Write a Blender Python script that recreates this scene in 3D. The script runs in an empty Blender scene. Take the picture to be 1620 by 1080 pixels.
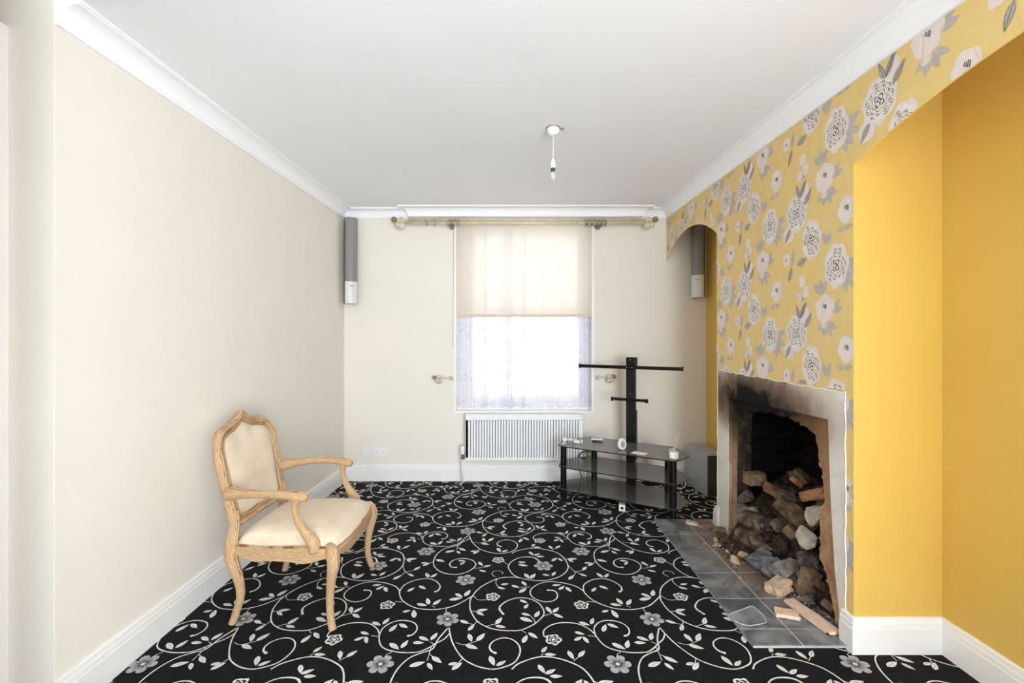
import bpy, bmesh, math, random
from mathutils import Vector, Matrix, noise
PI = math.pi
random.seed(7)
scene = bpy.context.scene
C = scene.collection

# ---------------------------------------------------------------- camera
cam_d = bpy.data.cameras.new('camera'); cam = bpy.data.objects.new('camera', cam_d); C.objects.link(cam)
cam.location = (0, 0, 1.32); cam.rotation_euler = (PI / 2, 0, 0)
cam_d.lens = 16.0; cam_d.sensor_width = 36.0; cam_d.shift_y = -3 / 1620; cam_d.clip_start = 0.02
scene.camera = cam
# ---------------------------------------------------------------- world, lights, exposure
world = bpy.data.worlds.new('sky'); scene.world = world; world.use_nodes = True
bg = world.node_tree.nodes['Background']
bg.inputs[0].default_value = (0.90, 0.95, 1.0, 1); bg.inputs[1].default_value = 1.0

def area(name, loc, rot, sx, sy, power, col):
    d = bpy.data.lights.new(name, 'AREA'); d.shape = 'RECTANGLE'; d.size = sx; d.size_y = sy; d.energy = power; d.color = col
    o = bpy.data.objects.new(name, d); C.objects.link(o); o.location = loc; o.rotation_euler = rot
    return o
# daylight entering through the wide glazed doors of the room behind the camera
area('daylight_garden_doors', (1.8, -3.55, 1.25), (PI / 2, 0, 0), 2.9, 2.2, 285, (0.835, 0.915, 1.0))
# daylight arriving at the street window
area('daylight_street_window', (0.11, 5.7, 1.9), (-PI / 2, 0, 0), 2.6, 2.8, 22, (0.93, 0.96, 1.0))
vs = scene.view_settings
vs.view_transform = 'Standard'; vs.look = 'None'; vs.gamma = 1; vs.use_curve_mapping = False; vs.exposure = 0.45
scene.cycles.max_bounces = 10; scene.cycles.diffuse_bounces = 6; scene.cycles.transparent_max_bounces = 16
scene.cycles.sample_clamp_indirect = 6.0; scene.cycles.caustics_reflective = False; scene.cycles.caustics_refractive = False

# ---------------------------------------------------------------- helpers
def srgb(r, g, b):
    f = lambda c: (c / 255 / 12.92) if c / 255 <= 0.04045 else ((c / 255 + 0.055) / 1.055) ** 2.4
    return (f(r), f(g), f(b), 1)

class NT:
    def __init__(s, name):
        s.m = bpy.data.materials.new(name); s.m.use_nodes = True; s.t = s.m.node_tree; s.n = s.t.nodes
        s.b = s.n['Principled BSDF']; s.out = s.n['Material Output']
        s.tc = s.n.new('ShaderNodeTexCoord')
    def new(s, kind, **k):
        n = s.n.new(kind)
        for a, v in k.items(): setattr(n, a, v)
        return n
    def link(s, a, b): s.t.links.new(a, b)
    def mapping(s, loc=(0, 0, 0), scale=(1, 1, 1), rot=(0, 0, 0), src=None):
        m = s.new('ShaderNodeMapping'); m.inputs[1].default_value = loc; m.inputs[2].default_value = rot; m.inputs[3].default_value = scale
        s.link(src or s.tc.outputs['Object'], m.inputs[0]); return m.outputs[0]
    def noise(s, scale, detail=3, vec=None, rough=0.55, dist=0):
        n = s.new('ShaderNodeTexNoise'); n.inputs['Scale'].default_value = scale; n.inputs['Detail'].default_value = detail
        n.inputs['Roughness'].default_value = rough; n.inputs['Distortion'].default_value = dist
        s.link(vec or s.tc.outputs['Object'], n.inputs['Vector']); return n.outputs[0]
    def ramp(s, fac, stops):
        r = s.new('ShaderNodeValToRGB'); e = r.color_ramp.elements
        while len(e) < len(stops): e.new(0.5)
        for i, (p, c) in enumerate(stops): e[i].position = p; e[i].color = c if len(c) == 4 else (*c, 1)
        s.link(fac, r.inputs[0]); return r.outputs[0]
    def mix(s, fac, a, b, blend='MIX'):
        m = s.new('ShaderNodeMix', data_type='RGBA', blend_type=blend)
        for sock, v in ((m.inputs[0], fac), (m.inputs[6], a), (m.inputs[7], b)):
            if isinstance(v, (int, float, tuple, list)): sock.default_value = v
            else: s.link(v, sock)
        return m.outputs[2]
    def math(s, op, a, b=0.0):
        m = s.new('ShaderNodeMath', operation=op)
        for i, v in enumerate((a, b)):
            if isinstance(v, (int, float)): m.inputs[i].default_value = v
            else: s.link(v, m.inputs[i])
        return m.outputs[0]
    def col(s, c):
        if isinstance(c, tuple): s.b.inputs['Base Color'].default_value = c
        else: s.link(c, s.b.inputs['Base Color'])
    def set(s, **k):
        for a, v in k.items(): s.b.inputs[a.replace('_', ' ')].default_value = v
    def bump(s, h, strength=0.2, dist=0.002):
        b = s.new('ShaderNodeBump'); b.inputs['Strength'].default_value = strength; b.inputs['Distance'].default_value = dist
        s.link(h, b.inputs['Height']); s.link(b.outputs[0], s.b.inputs['Normal'])

BW = ((0, (0, 0, 0)), (1, (1, 1, 1)))
def plain(name, c, rough=0.5, var=0.06, scale=6, bump=0.0, bscale=150, metal=0.0, spec=0.5):
    t = NT(name)
    n = t.noise(scale, 3)
    lo = tuple(x * (1 - var) for x in c[:3]) + (1,); hi = tuple(min(1, x * (1 + var)) for x in c[:3]) + (1,)
    t.col(t.ramp(n, ((0.3, lo), (0.7, hi)))); t.set(Roughness=rough, Metallic=metal); t.b.inputs['Specular IOR Level'].default_value = spec
    if bump: t.bump(t.noise(bscale, 4), bump, 0.001)
    return t.m

M = {}
M['wall_cream'] = plain('painted_plaster_cream', srgb(236, 230, 219), 0.75, 0.012, 2.5, 0.08, 90, spec=0.25)
M['ceiling'] = plain('painted_ceiling_white', srgb(248, 249, 252), 0.9, 0.012, 2, 0.05, 60, spec=0.2)
M['white_gloss'] = plain('white_gloss_paint', srgb(242, 240, 238), 0.35, 0.015, 5)
M['cornice'] = plain('white_cornice_paint', srgb(250, 250, 252), 0.7, 0.01, 5, spec=0.3)
M['yellow'] = plain('yellow_wall_paint', srgb(222, 184, 92), 0.55, 0.02, 2.5, 0.08, 90, spec=0.35)
M['paper'] = plain('yellow_wallpaper', srgb(232, 202, 134), 0.6, 0.03, 25, 0.1, 400, spec=0.3)
M['print_petal'] = plain('wallpaper_petal_print', srgb(232, 219, 212), 0.6, 0.03, 30)
M['print_petal2'] = plain('wallpaper_petal_pale_print', srgb(237, 227, 220), 0.6, 0.03, 30)
M['print_grey'] = plain('wallpaper_leaf_grey_print', srgb(186, 179, 177), 0.6, 0.05, 30)
M['print_line'] = plain('wallpaper_cream_line_print', srgb(222, 200, 160), 0.6, 0.03, 30)
M['print_leaf2'] = plain('wallpaper_dark_leaf_fill', srgb(176, 169, 168), 0.6, 0.1, 60)
M['print_dark'] = plain('wallpaper_dark_outline_print', srgb(52, 42, 42), 0.6, 0.1, 60)
M['black_metal'] = plain('black_powder_coat', srgb(7, 7, 8), 0.4, 0.1, 20, spec=0.25)
M['black_plastic'] = plain('black_plastic', srgb(14, 14, 15), 0.45, 0.1, 20, spec=0.3)
M['white_plastic'] = plain('white_plastic', srgb(238, 238, 236), 0.3, 0.01, 10)
M['cream_plastic'] = plain('cream_plastic', srgb(222, 212, 188), 0.4, 0.02, 10)
M['rad'] = plain('radiator_enamel', srgb(240, 240, 242), 0.35, 0.01, 5)
M['chrome'] = plain('chrome', srgb(170, 168, 165), 0.25, 0.05, 20, metal=1.0)
M['speaker_grille'] = plain('speaker_grille_grey', srgb(138, 136, 134), 0.55, 0.08, 400, 0.4, 900)
M['speaker_silver'] = plain('speaker_silver', srgb(222, 221, 220), 0.35, 0.02, 20)
M['speaker_back'] = plain('speaker_back_grey', srgb(70, 70, 72), 0.5, 0.03, 20)
M['sub_grey'] = plain('subwoofer_grey', srgb(174, 174, 174), 0.45, 0.03, 30, 0.1, 500)
M['sub_front'] = plain('subwoofer_dark_front', srgb(62, 58, 52), 0.2, 0.03, 30)
M['gold_pole'] = plain('cream_gold_pole', srgb(220, 206, 178), 0.3, 0.12, 40, metal=0.1)
M['gold_dark'] = plain('antique_brass_dark', srgb(146, 128, 100), 0.35, 0.25, 60, metal=0.3)
M['gold_pale'] = plain('pale_antique_cream', srgb(214, 200, 174), 0.45, 0.12, 50)
M['card'] = plain('white_card', srgb(245, 245, 248), 0.6, 0.01, 10)
M['reed'] = plain('reed_wood', srgb(222, 182, 138), 0.7, 0.1, 60)
M['print_ink'] = plain('grey_ink', srgb(120, 120, 128), 0.7, 0.1, 60)
M['face_grey'] = plain('dial_grey', srgb(160, 168, 178), 0.4, 0.1, 60)
M['grout'] = plain('grey_grout', srgb(196, 192, 186), 0.9, 0.12, 40, 0.3, 200)
M['rear_floor'] = plain('pale_bounce_floor', srgb(208, 208, 210), 0.4, 0.05, 4)  # unseen rear floor, made pale to bounce daylight up to the ceiling
M['pane_wood'] = plain('raw_pale_timber', srgb(236, 204, 176), 0.7, 0.12, 25, 0.2, 120)

def glass_mat(name, tint, alpha, rough=0.03):
    t = NT(name); t.set(Roughness=rough, Alpha=alpha); t.col(t.ramp(t.noise(3), ((0, tint), (1, tint)))); return t.m
M['smoked'] = glass_mat('smoked_glass', srgb(112, 110, 108), 0.78)
M['smoked_edge'] = glass_mat('smoked_glass_edge', srgb(26, 28, 28), 1.0, 0.15)
M['pane'] = glass_mat('window_glass', (0.9, 0.95, 1, 1), 0.06)
M['clear'] = glass_mat('clear_plastic', srgb(215, 220, 225), 0.07, 0.1)
M['clear_rim'] = glass_mat('clear_plastic_rim', srgb(225, 228, 232), 0.4, 0.1)
M['clear_jar'] = glass_mat('jar_glass', srgb(225, 222, 215), 0.35, 0.05)
M['bulb'] = glass_mat('bulb_glass', srgb(225, 225, 228), 0.35, 0.05)

def m_carpet():
    t = NT('black_cut_pile_carpet')
    n = t.noise(7, 4); f = t.noise(420, 2)
    c = t.ramp(n, ((0.3, srgb(5, 5, 7)), (0.72, srgb(15, 16, 19))))
    c2 = t.mix(t.ramp(f, ((0.45, (0, 0, 0)), (0.8, (0.5, 0.5, 0.5)))), c, srgb(38, 38, 44))
    t.col(c2); t.set(Roughness=0.95); t.b.inputs['Specular IOR Level'].default_value = 0.15
    t.set(Sheen_Weight=0.03, Sheen_Roughness=0.5)
    t.bump(t.noise(300, 3), 0.7, 0.004); return t.m
M['carpet'] = m_carpet()
def m_pile(name, a, b):
    t = NT(name); f = t.noise(330, 2)
    t.col(t.ramp(f, ((0.3, a), (0.65, b)))); t.set(Roughness=0.95); t.b.inputs['Specular IOR Level'].default_value = 0.1
    t.bump(t.noise(300, 3), 0.6, 0.003); return t.m
M['pile_white'] = m_pile('carpet_vine_ivory', srgb(200, 198, 194), srgb(250, 248, 243))
M['pile_grey'] = m_pile('carpet_flower_silver', srgb(124, 124, 128), srgb(208, 207, 209))
M['pile_black'] = m_pile('carpet_vein_black', srgb(16, 16, 18), srgb(50, 50, 54))

def m_wood():
    t = NT('limed_carved_oak')
    at = t.new('ShaderNodeAttribute'); at.attribute_name = 'grain'; v = at.outputs['Vector']
    n = t.noise(2.2, 3, t.mapping(scale=(1, 1, 2.0), src=v), 0.6, 0.6)
    w = t.new('ShaderNodeTexWave', wave_type='BANDS', bands_direction='X')
    w.inputs['Scale'].default_value = 1.9; w.inputs['Distortion'].default_value = 5.0; w.inputs['Detail'].default_value = 2; w.inputs['Detail Scale'].default_value = 1.0
    t.link(t.mapping(scale=(1, 1, 1.2), src=v), w.inputs['Vector'])
    c = t.ramp(w.outputs[1], ((0.0, srgb(120, 78, 44)), (0.22, srgb(178, 132, 84)), (0.6, srgb(206, 166, 118)), (1.0, srgb(220, 188, 146))))
    c = t.mix(t.ramp(n, ((0.4, (0, 0, 0)), (0.75, (0.4, 0.4, 0.4)))), c, srgb(230, 206, 170))
    t.col(c); t.set(Roughness=0.5); t.bump(w.outputs[1], 0.5, 0.003); return t.m
M['oak'] = m_wood()
def m_fabric():
    t = NT('cream_woven_upholstery')
    n = t.noise(9, 4); w = t.noise(260, 3, t.mapping(scale=(1, 1, 0.3)))
    c = t.ramp(n, ((0.3, srgb(222, 202, 176)), (0.7, srgb(238, 224, 204))))
    c = t.mix(t.ramp(w, ((0.4, (0, 0, 0)), (0.7, (0.35, 0.35, 0.35)))), c, srgb(198, 174, 146))
    t.col(c); t.set(Roughness=0.9, Sheen_Weight=0.2); t.b.inputs['Specular IOR Level'].default_value = 0.1
    t.bump(w, 0.5, 0.0015); return t.m
M['fabric'] = m_fabric()
def m_slate():
    t = NT('grey_slate_tile')
    n = t.noise(5, 6, None, 0.65, 1.2); k = t.noise(2.2, 3)
    c = t.ramp(n, ((0.3, srgb(58, 60, 64)), (0.45, srgb(98, 100, 104)), (0.6, srgb(136, 137, 140)), (0.78, srgb(172, 172, 172))))
    # brick dust trodden over the tiles beside the heap
    g = t.new('ShaderNodeTexGradient', gradient_type='SPHERICAL')
    t.link(t.mapping(loc=(-0.24 * 2.4, -0.10 * 1.3, 0), scale=(2.4, 1.3, 0.2)), g.inputs[0])
    d = t.math('MULTIPLY', g.outputs[1], t.math('ADD', n, 0.7))
    c = t.mix(t.ramp(d, ((0.18, (0, 0, 0)), (0.6, (0.85, 0.85, 0.85)))), c, srgb(134, 114, 96))
    t.col(c); t.set(Roughness=0.42); t.bump(n, 0.25, 0.002); return t.m
M['slate'] = m_slate()
def m_plaster(name, c0, c1, soot_scale, soot_lo=0.08, soot_hi=0.55):
    t = NT(name)
    n = t.noise(9, 5, None, 0.6, 0.6); nf = t.noise(40, 4)
    c = t.ramp(n, ((0.3, c0), (0.68, c1)))
    c = t.mix(t.ramp(nf, ((0.62, (0, 0, 0)), (0.75, (0.5, 0.5, 0.5)))), c, srgb(150, 128, 108))
    # soot licked up over the head of the opening, and scorch round it
    g = t.new('ShaderNodeTexGradient', gradient_type='SPHERICAL')
    sx, sy = soot_scale
    t.link(t.mapping(loc=(0, -2.74 * sx, -0.93 * sy), scale=(0.001, sx, sy)), g.inputs[0])
    d = t.math('MULTIPLY', g.outputs[1], t.math('ADD', n, 0.55))
    c = t.mix(t.ramp(d, ((soot_lo * 0.4, (0, 0, 0)), (soot_hi * 0.6, (0.8, 0.8, 0.8)))), c, srgb(150, 112, 78))
    c = t.mix(t.ramp(d, ((soot_lo, (0, 0, 0)), (soot_hi, (1, 1, 1)))), c, srgb(26, 22, 20))
    t.col(c); t.set(Roughness=0.9); t.b.inputs['Specular IOR Level'].default_value = 0.2
    t.bump(nf, 0.5, 0.004); return t.m
M['plaster'] = m_plaster('bare_plaster_scorched', srgb(224, 215, 203), srgb(240, 234, 226), (1.05, 3.2), 0.26, 0.80)
M['brown'] = m_plaster('raw_brown_mortar', srgb(150, 106, 76), srgb(198, 160, 124), (1.15, 2.2), 0.22, 0.70)
M['torn'] = plain('torn_white_paper', srgb(240, 236, 230), 0.8, 0.06, 60, 0.3, 200)
M['brick_dark'] = plain('sooty_brick', srgb(24, 20, 18), 0.9, 0.35, 12, 0.6, 60, spec=0.15)
M['mortar_dark'] = plain('sooty_mortar', srgb(16, 14, 13), 0.95, 0.3, 12, 0.6, 60, spec=0.1)
M['soil'] = plain('ash_and_rubble_dust', srgb(60, 50, 43), 0.95, 0.45, 30, 1.0, 90, spec=0.1)
def m_rubble(name, c, soot):
    t = NT(name); geo = t.tc.outputs['Object']
    info = t.new('ShaderNodeObjectInfo')
    n = t.noise(16, 5, None, 0.65); k = t.noise(7, 4, None, 0.6, 1.5); f = t.noise(60, 4)
    lo = tuple(x * 0.62 for x in c[:3]) + (1,); hi = tuple(min(1, x * 1.25) for x in c[:3]) + (1,)
    col = t.ramp(n, ((0.3, lo), (0.7, hi)))
    d = t.math('ADD', t.math('MULTIPLY', t.math('SUBTRACT', info.outputs['Random'], 0.5), 0.25), k)
    col = t.mix(t.ramp(d, ((0.5 - soot * 0.35, (0, 0, 0)), (0.78 - soot * 0.25, (0.92, 0.92, 0.92)))), col, srgb(30, 25, 22))
    col = t.mix(t.ramp(f, ((0.64, (0, 0, 0)), (0.76, (0.5, 0.5, 0.5)))), col, srgb(190, 178, 160))
    t.col(col); t.set(Roughness=0.9); t.b.inputs['Specular IOR Level'].default_value = 0.15
    t.bump(t.math('ADD', n, f), 0.9, 0.006); return t.m
M['r_tan'] = m_rubble('rubble_tan_brick', srgb(158, 132, 106), 0.5)
M['r_grey'] = m_rubble('rubble_grey_stone', srgb(138, 130, 122), 0.55)
M['r_dark'] = m_rubble('rubble_sooty_stone', srgb(84, 72, 62), 0.75)
M['r_pale'] = m_rubble('rubble_pale_mortar', srgb(206, 194, 178), 0.05)
M['r_terra'] = m_rubble('rubble_terracotta', srgb(186, 134, 98), 0.25)
M['r_sand'] = m_rubble('rubble_sandy_mortar', srgb(212, 184, 154), 0.05)
M['r_slate'] = m_rubble('rubble_blue_slate', srgb(128, 129, 132), 0.15)

def m_blind():
    t = NT('cream_roller_blind_cloth')
    d = t.new('ShaderNodeBsdfDiffuse'); tr = t.new('ShaderNodeBsdfTranslucent'); tp = t.new('ShaderNodeBsdfTransparent')
    n = t.noise(300, 2, t.mapping(scale=(1, 1, 0.15)))
    c = t.ramp(n, ((0.3, srgb(248, 240, 225)), (0.7, srgb(253, 248, 238))))
    t.link(c, d.inputs[0]); t.link(c, tr.inputs[0]); tp.inputs[0].default_value = srgb(250, 238, 220)
    a = t.new('ShaderNodeMixShader'); a.inputs[0].default_value = 0.5; t.link(d.outputs[0], a.inputs[1]); t.link(tr.outputs[0], a.inputs[2])
    b = t.new('ShaderNodeMixShader'); b.inputs[0].default_value = 0.42; t.link(a.outputs[0], b.inputs[1]); t.link(tp.outputs[0], b.inputs[2])
    t.link(b.outputs[0], t.out.inputs[0]); return t.m
M['blind'] = m_blind()
def m_lace():
    t = NT('white_net_lace')
    d = t.new('ShaderNodeBsdfDiffuse'); tr = t.new('ShaderNodeBsdfTranslucent'); tp = t.new('ShaderNodeBsdfTransparent')
    c = srgb(242, 242, 250); d.inputs[0].default_value = c; tr.inputs[0].default_value = c
    v = t.new('ShaderNodeTexVoronoi', feature='SMOOTH_F1'); v.inputs['Scale'].default_value = 11
    dv = t.mapping(scale=(1.5, 0.2, 1)); t.link(dv, v.inputs['Vector'])
    n = t.noise(34, 4, dv, 0.7, 1.0)
    f = t.math('ADD', t.math('MULTIPLY', v.outputs[0], 0.55), n)
    p = t.ramp(f, ((0.60, (0.97, 0.97, 0.97)), (0.68, (0.62, 0.62, 0.62)), (0.86, (0.52, 0.52, 0.52))))
    a = t.new('ShaderNodeMixShader'); a.inputs[0].default_value = 0.68; t.link(d.outputs[0], a.inputs[1]); t.link(tr.outputs[0], a.inputs[2])
    b = t.new('ShaderNodeMixShader'); t.link(p, b.inputs[0]); t.link(tp.outputs[0], b.inputs[1]); t.link(a.outputs[0], b.inputs[2])
    t.link(b.outputs[0], t.out.inputs[0]); return t.m
M['lace'] = m_lace()

class G:
    """collects geometry, then links it as ONE mesh object"""
    def __init__(s): s.v = []; s.f = []; s.mi = []; s.gr = {}
    def add(s, vs, fs, mi=0):
        o = len(s.v); s.v += [tuple(p) for p in vs]; s.f += [tuple(i + o for i in f) for f in fs]; s.mi += [mi] * len(fs); return s
    def box(s, x0, x1, y0, y1, z0, z1, mi=0):
        vs = [(x, y, z) for z in (z0, z1) for y in (y0, y1) for x in (x0, x1)]
        return s.add(vs, [(0, 2, 3, 1), (4, 5, 7, 6), (0, 1, 5, 4), (2, 6, 7, 3), (0, 4, 6, 2), (1, 3, 7, 5)], mi)
    def quad(s, a, b, c, d, mi=0): return s.add([a, b, c, d], [(0, 1, 2, 3)], mi)
    def tube(s, pts, rad, n=10, caps=True, closed=False, mi=0, sq=1.0, up=None):
        pts = [Vector(p) for p in pts]; N = len(pts)
        if not isinstance(rad, (list, tuple)): rad = [rad] * N
        T = []
        for i in range(N):
            a = pts[(i - 1) % N] if closed or i > 0 else pts[0]; b = pts[(i + 1) % N] if closed or i < N - 1 else pts[-1]
            d = b - a; T.append(d.normalized() if d.length > 1e-9 else Vector((0, 0, 1)))
        ref = Vector(up) if up else (Vector((0, 0, 1)) if abs(T[0].z) < 0.9 else Vector((1, 0, 0)))
        u = (ref - T[0] * ref.dot(T[0])).normalized(); vs = []; fs = []; run = 0.0; o0 = len(s.v)
        for i in range(N):
            u = (u - T[i] * u.dot(T[i])); u = u.normalized() if u.length > 1e-6 else T[i].orthogonal().normalized()
            w = T[i].cross(u)
            if i: run += (pts[i] - pts[i - 1]).length
            for k in range(n):
                a = 2 * PI * k / n; s.gr[o0 + len(vs)] = (1.1 * math.cos(a), 1.1 * math.sin(a), run * 9)
                vs.append(pts[i] + u * (rad[i] * math.cos(a)) + w * (rad[i] * sq * math.sin(a)))
        for i in range(N if closed else N - 1):
            j = (i + 1) % N
            for k in range(n):
                k2 = (k + 1) % n; fs.append((i * n + k, i * n + k2, j * n + k2, j * n + k))
        if caps and not closed: fs.append(tuple(range(n - 1, -1, -1))); fs.append(tuple((N - 1) * n + k for k in range(n)))
        return s.add(vs, fs, mi)
    def lathe(s, prof, c=(0, 0, 0), n=24, axis='z', mi=0):
        vs = []; fs = []
        for r, h in prof:
            for k in range(n):
                a = 2 * PI * k / n; x, y = r * math.cos(a), r * math.sin(a)
                p = (x, y, h) if axis == 'z' else ((x, -h, y) if axis == 'y' else (h, x, y))
                vs.append((p[0] + c[0], p[1] + c[1], p[2] + c[2]))
        m = len(prof)
        for i in range(m - 1):
            for k in range(n):
                k2 = (k + 1) % n; fs.append((i * n + k, i * n + k2, (i + 1) * n + k2, (i + 1) * n + k))
        fs.append(tuple(range(n - 1, -1, -1))); fs.append(tuple((m - 1) * n + k for k in range(n)))
        return s.add(vs, fs, mi)
    def prism(s, poly, axis, a, b, mi=0, side_mi=None, side_fn=None):
        """poly of 2D points; axis 'z': (x,y), 'x': (y,z), 'y': (x,z); extruded from a to b"""
        def P(p, h): return (p[0], p[1], h) if axis == 'z' else ((h, p[0], p[1]) if axis == 'x' else (p[0], h, p[1]))
        n = len(poly); o = len(s.v)
        s.v += [P(p, a) for p in poly] + [P(p, b) for p in poly]
        s.f += [tuple(o + i for i in range(n - 1, -1, -1)), tuple(o + n + i for i in range(n))]; s.mi += [mi, mi]
        for i in range(n):
            j = (i + 1) % n
            s.f.append((o + i, o + j, o + n + j, o + n + i))
            s.mi.append(side_fn(poly[i], poly[j]) if side_fn else (mi if side_mi is None else side_mi))
        return s
    def build(s, name, mats, parent=None, loc=None, smooth=False, bevel=0.0, auto=None, seg=2):
        if not isinstance(mats, (list, tuple)): mats = [mats]
        off = Vector(loc) if loc is not None else Vector((0, 0, 0))
        me = bpy.data.meshes.new(name); me.from_pydata([Vector(p) - off for p in s.v], [], s.f)
        for m in mats: me.materials.append(M[m])
        if 'oak' in mats:
            at = me.attributes.new('grain', 'FLOAT_VECTOR', 'POINT')
            for i in range(len(s.v)): at.data[i].vector = s.gr.get(i, (s.v[i][2] * 40, 0, (s.v[i][0] + s.v[i][1]) * 9))
        me.polygons.foreach_set('material_index', s.mi)
        bm = bmesh.new(); bm.from_mesh(me); bmesh.ops.recalc_face_normals(bm, faces=bm.faces); bm.to_mesh(me); bm.free()
        if smooth: me.polygons.foreach_set('use_smooth', [True] * len(me.polygons))
        o = bpy.data.objects.new(name, me); C.objects.link(o)
        if parent: o.parent = parent
        o.location = off
        if bevel:
            md = o.modifiers.new('bevel', 'BEVEL'); md.width = bevel; md.segments = seg; md.limit_method = 'ANGLE'
        if auto is not None:
            me.polygons.foreach_set('use_smooth', [True] * len(me.polygons)); me.set_sharp_from_angle(angle=math.radians(auto))
        return o

def tag(o, label, cat, group=None, kind=None):
    o['label'] = label; o['category'] = cat
    if group: o['group'] = group
    if kind: o['kind'] = kind
    return o
def thing(name, label, cat, loc, rz=0, group=None):
    o = bpy.data.objects.new(name, None); C.objects.link(o); o.location = loc; o.rotation_euler = (0, 0, rz); o.empty_display_size = 0.1
    return tag(o, label, cat, group)
def struct(o, label, cat): return tag(o, label, cat, kind='structure')

def catmull(pts, sub=6, closed=False):
    pts = [Vector(p) for p in pts]; n = len(pts); out = []
    for i in range(n if closed else n - 1):
        p1, p2 = pts[i], pts[(i + 1) % n]
        p0 = pts[i - 1] if (closed or i > 0) else p1 * 2 - p2
        p3 = pts[(i + 2) % n] if (closed or i < n - 2) else p2 * 2 - p1
        for k in range(sub):
            t = k / sub
            out.append(0.5 * ((2 * p1) + (p2 - p0) * t + (2 * p0 - 5 * p1 + 4 * p2 - p3) * t * t + (3 * p1 - p0 - 3 * p2 + p3) * t ** 3))
    if not closed: out.append(pts[-1])
    return out
def interp(vals, sub=6):
    return [v.x for v in catmull([(a, 0, 0) for a in vals], sub)]

CEIL = lambda y: 2.455 + 0.0185 * y          # the old ceiling runs slightly out of level
LOW = lambda y: 2.372 + 0.0185 * y           # lower edge of the cornice
XL, XB, XA, YB = -1.57, 1.445, 1.82, 4.26    # left wall, chimney breast face, alcove wall, window wall
YN, YF = 1.925, 3.211                        # near and far side of the chimney breast
# ================================================================ the setting
g = G(); g.box(-2.4, 2.0, 0.9, 4.5, -0.06, 0.0)
floor = struct(g.build('floor', 'carpet'), 'black cut pile carpet with ivory scrolling vines and silver flowers', 'floor')
g = G(); g.box(-2.4, 3.6, -3.5, 0.9, -0.06, 0.0)
struct(g.build('floor_rear', 'rear_floor'), 'unseen floor behind the viewer, made pale to bounce light', 'floor')
g = G()
def ceil_slab(g, x0, x1, y0, y1, t=0.05):
    vs = [(x, y, CEIL(y) + dz) for dz in (0, t) for y in (y0, y1) for x in (x0, x1)]
    g.add(vs, [(0, 2, 3, 1), (4, 5, 7, 6), (0, 1, 5, 4), (2, 6, 7, 3), (0, 4, 6, 2), (1, 3, 7, 5)])
ceil_slab(g, -2.4, 3.6, -3.5, 4.5)
struct(g.build('ceiling', 'ceiling'), 'plain white painted ceiling above the whole room', 'ceiling')
g = G(); g.box(XL - 0.12, XL, 1.562, YB + 0.1, 0, 2.56)
struct(g.build('wall_left', 'wall_cream'), 'cream painted long wall on the left behind the armchair', 'wall')
g = G(); g.box(-2.3, XL - 0.001, 1.56, 1.69, 0, 2.5)
struct(g.build('wall_nib', 'wall_cream'), 'short pale return wall at the left edge nearest the viewer', 'wall')
g = G(); g.box(-1.43, -1.31, -3.4, 1.0, 0, 2.49); g.box(-2.3, -1.43, 0.9, 1.0, 0, 2.49); g.box(-2.4, -2.3, 0.9, 1.69, 0, 2.49)  # unseen wall added here to keep door light off the left return wall
struct(g.build('wall_rear_left_shade', 'wall_cream'), 'unseen cream wall behind the viewer, added to shade the left return wall', 'wall')
g = G(); g.box(3.5, 3.6, -3.4, 0.06, 0, 2.5); g.box(XA, 3.6, 0.06, 0.16, 0, 2.5)
struct(g.build('wall_rear_right', 'wall_cream'), 'cream right-hand walls of the wider room behind the viewer', 'wall')
g = G()   # rear wall with garden door opening
g.box(-2.4, 0.3, -3.5, -3.4, 0, 2.5); g.box(3.3, 3.6, -3.5, -3.4, 0, 2.5); g.box(0.3, 3.3, -3.5, -3.4, 2.28, 2.5)
struct(g.build('wall_rear', 'wall_cream'), 'cream end wall behind the viewer with a wide garden door opening', 'wall')
g = G()
for x in (0.3, 1.28, 2.26, 3.24): g.box(x, x + 0.06, -3.49, -3.43, 0.08, 2.22)
g.box(0.3, 3.3, -3.49, -3.43, 2.22, 2.28); g.box(0.3, 3.3, -3.49, -3.43, 0, 0.08)
struct(g.build('door_1', 'white_gloss'), 'white framed glazed garden doors behind the viewer', 'door')
# window wall with its opening
WX0, WX1, WZ0, WZ1 = -0.544, 0.769, 0.645, 2.43
g = G()
g.box(XL - 0.12, WX0, YB, YB + 0.28, 0, 2.58); g.box(WX1, XA + 0.2, YB, YB + 0.28, 0, 2.58)
g.box(WX0, WX1, YB, YB + 0.28, 0, WZ0); g.box(WX0, WX1, YB, YB + 0.28, WZ1, 2.58)
struct(g.build('wall_back', 'wall_cream'), 'off-white end wall with the street window and radiator', 'wall')
# alcove wall, near and far of the chimney
g = G(); g.box(XA, XA + 0.15, 0.16, 2.03, 0, 2.56); g.box(XA, XA + 0.15, 3.10, YB, 0, 2.56)
struct(g.build('wall_right', 'yellow'), 'deep yellow painted alcove wall at the right edge', 'wall')

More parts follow.
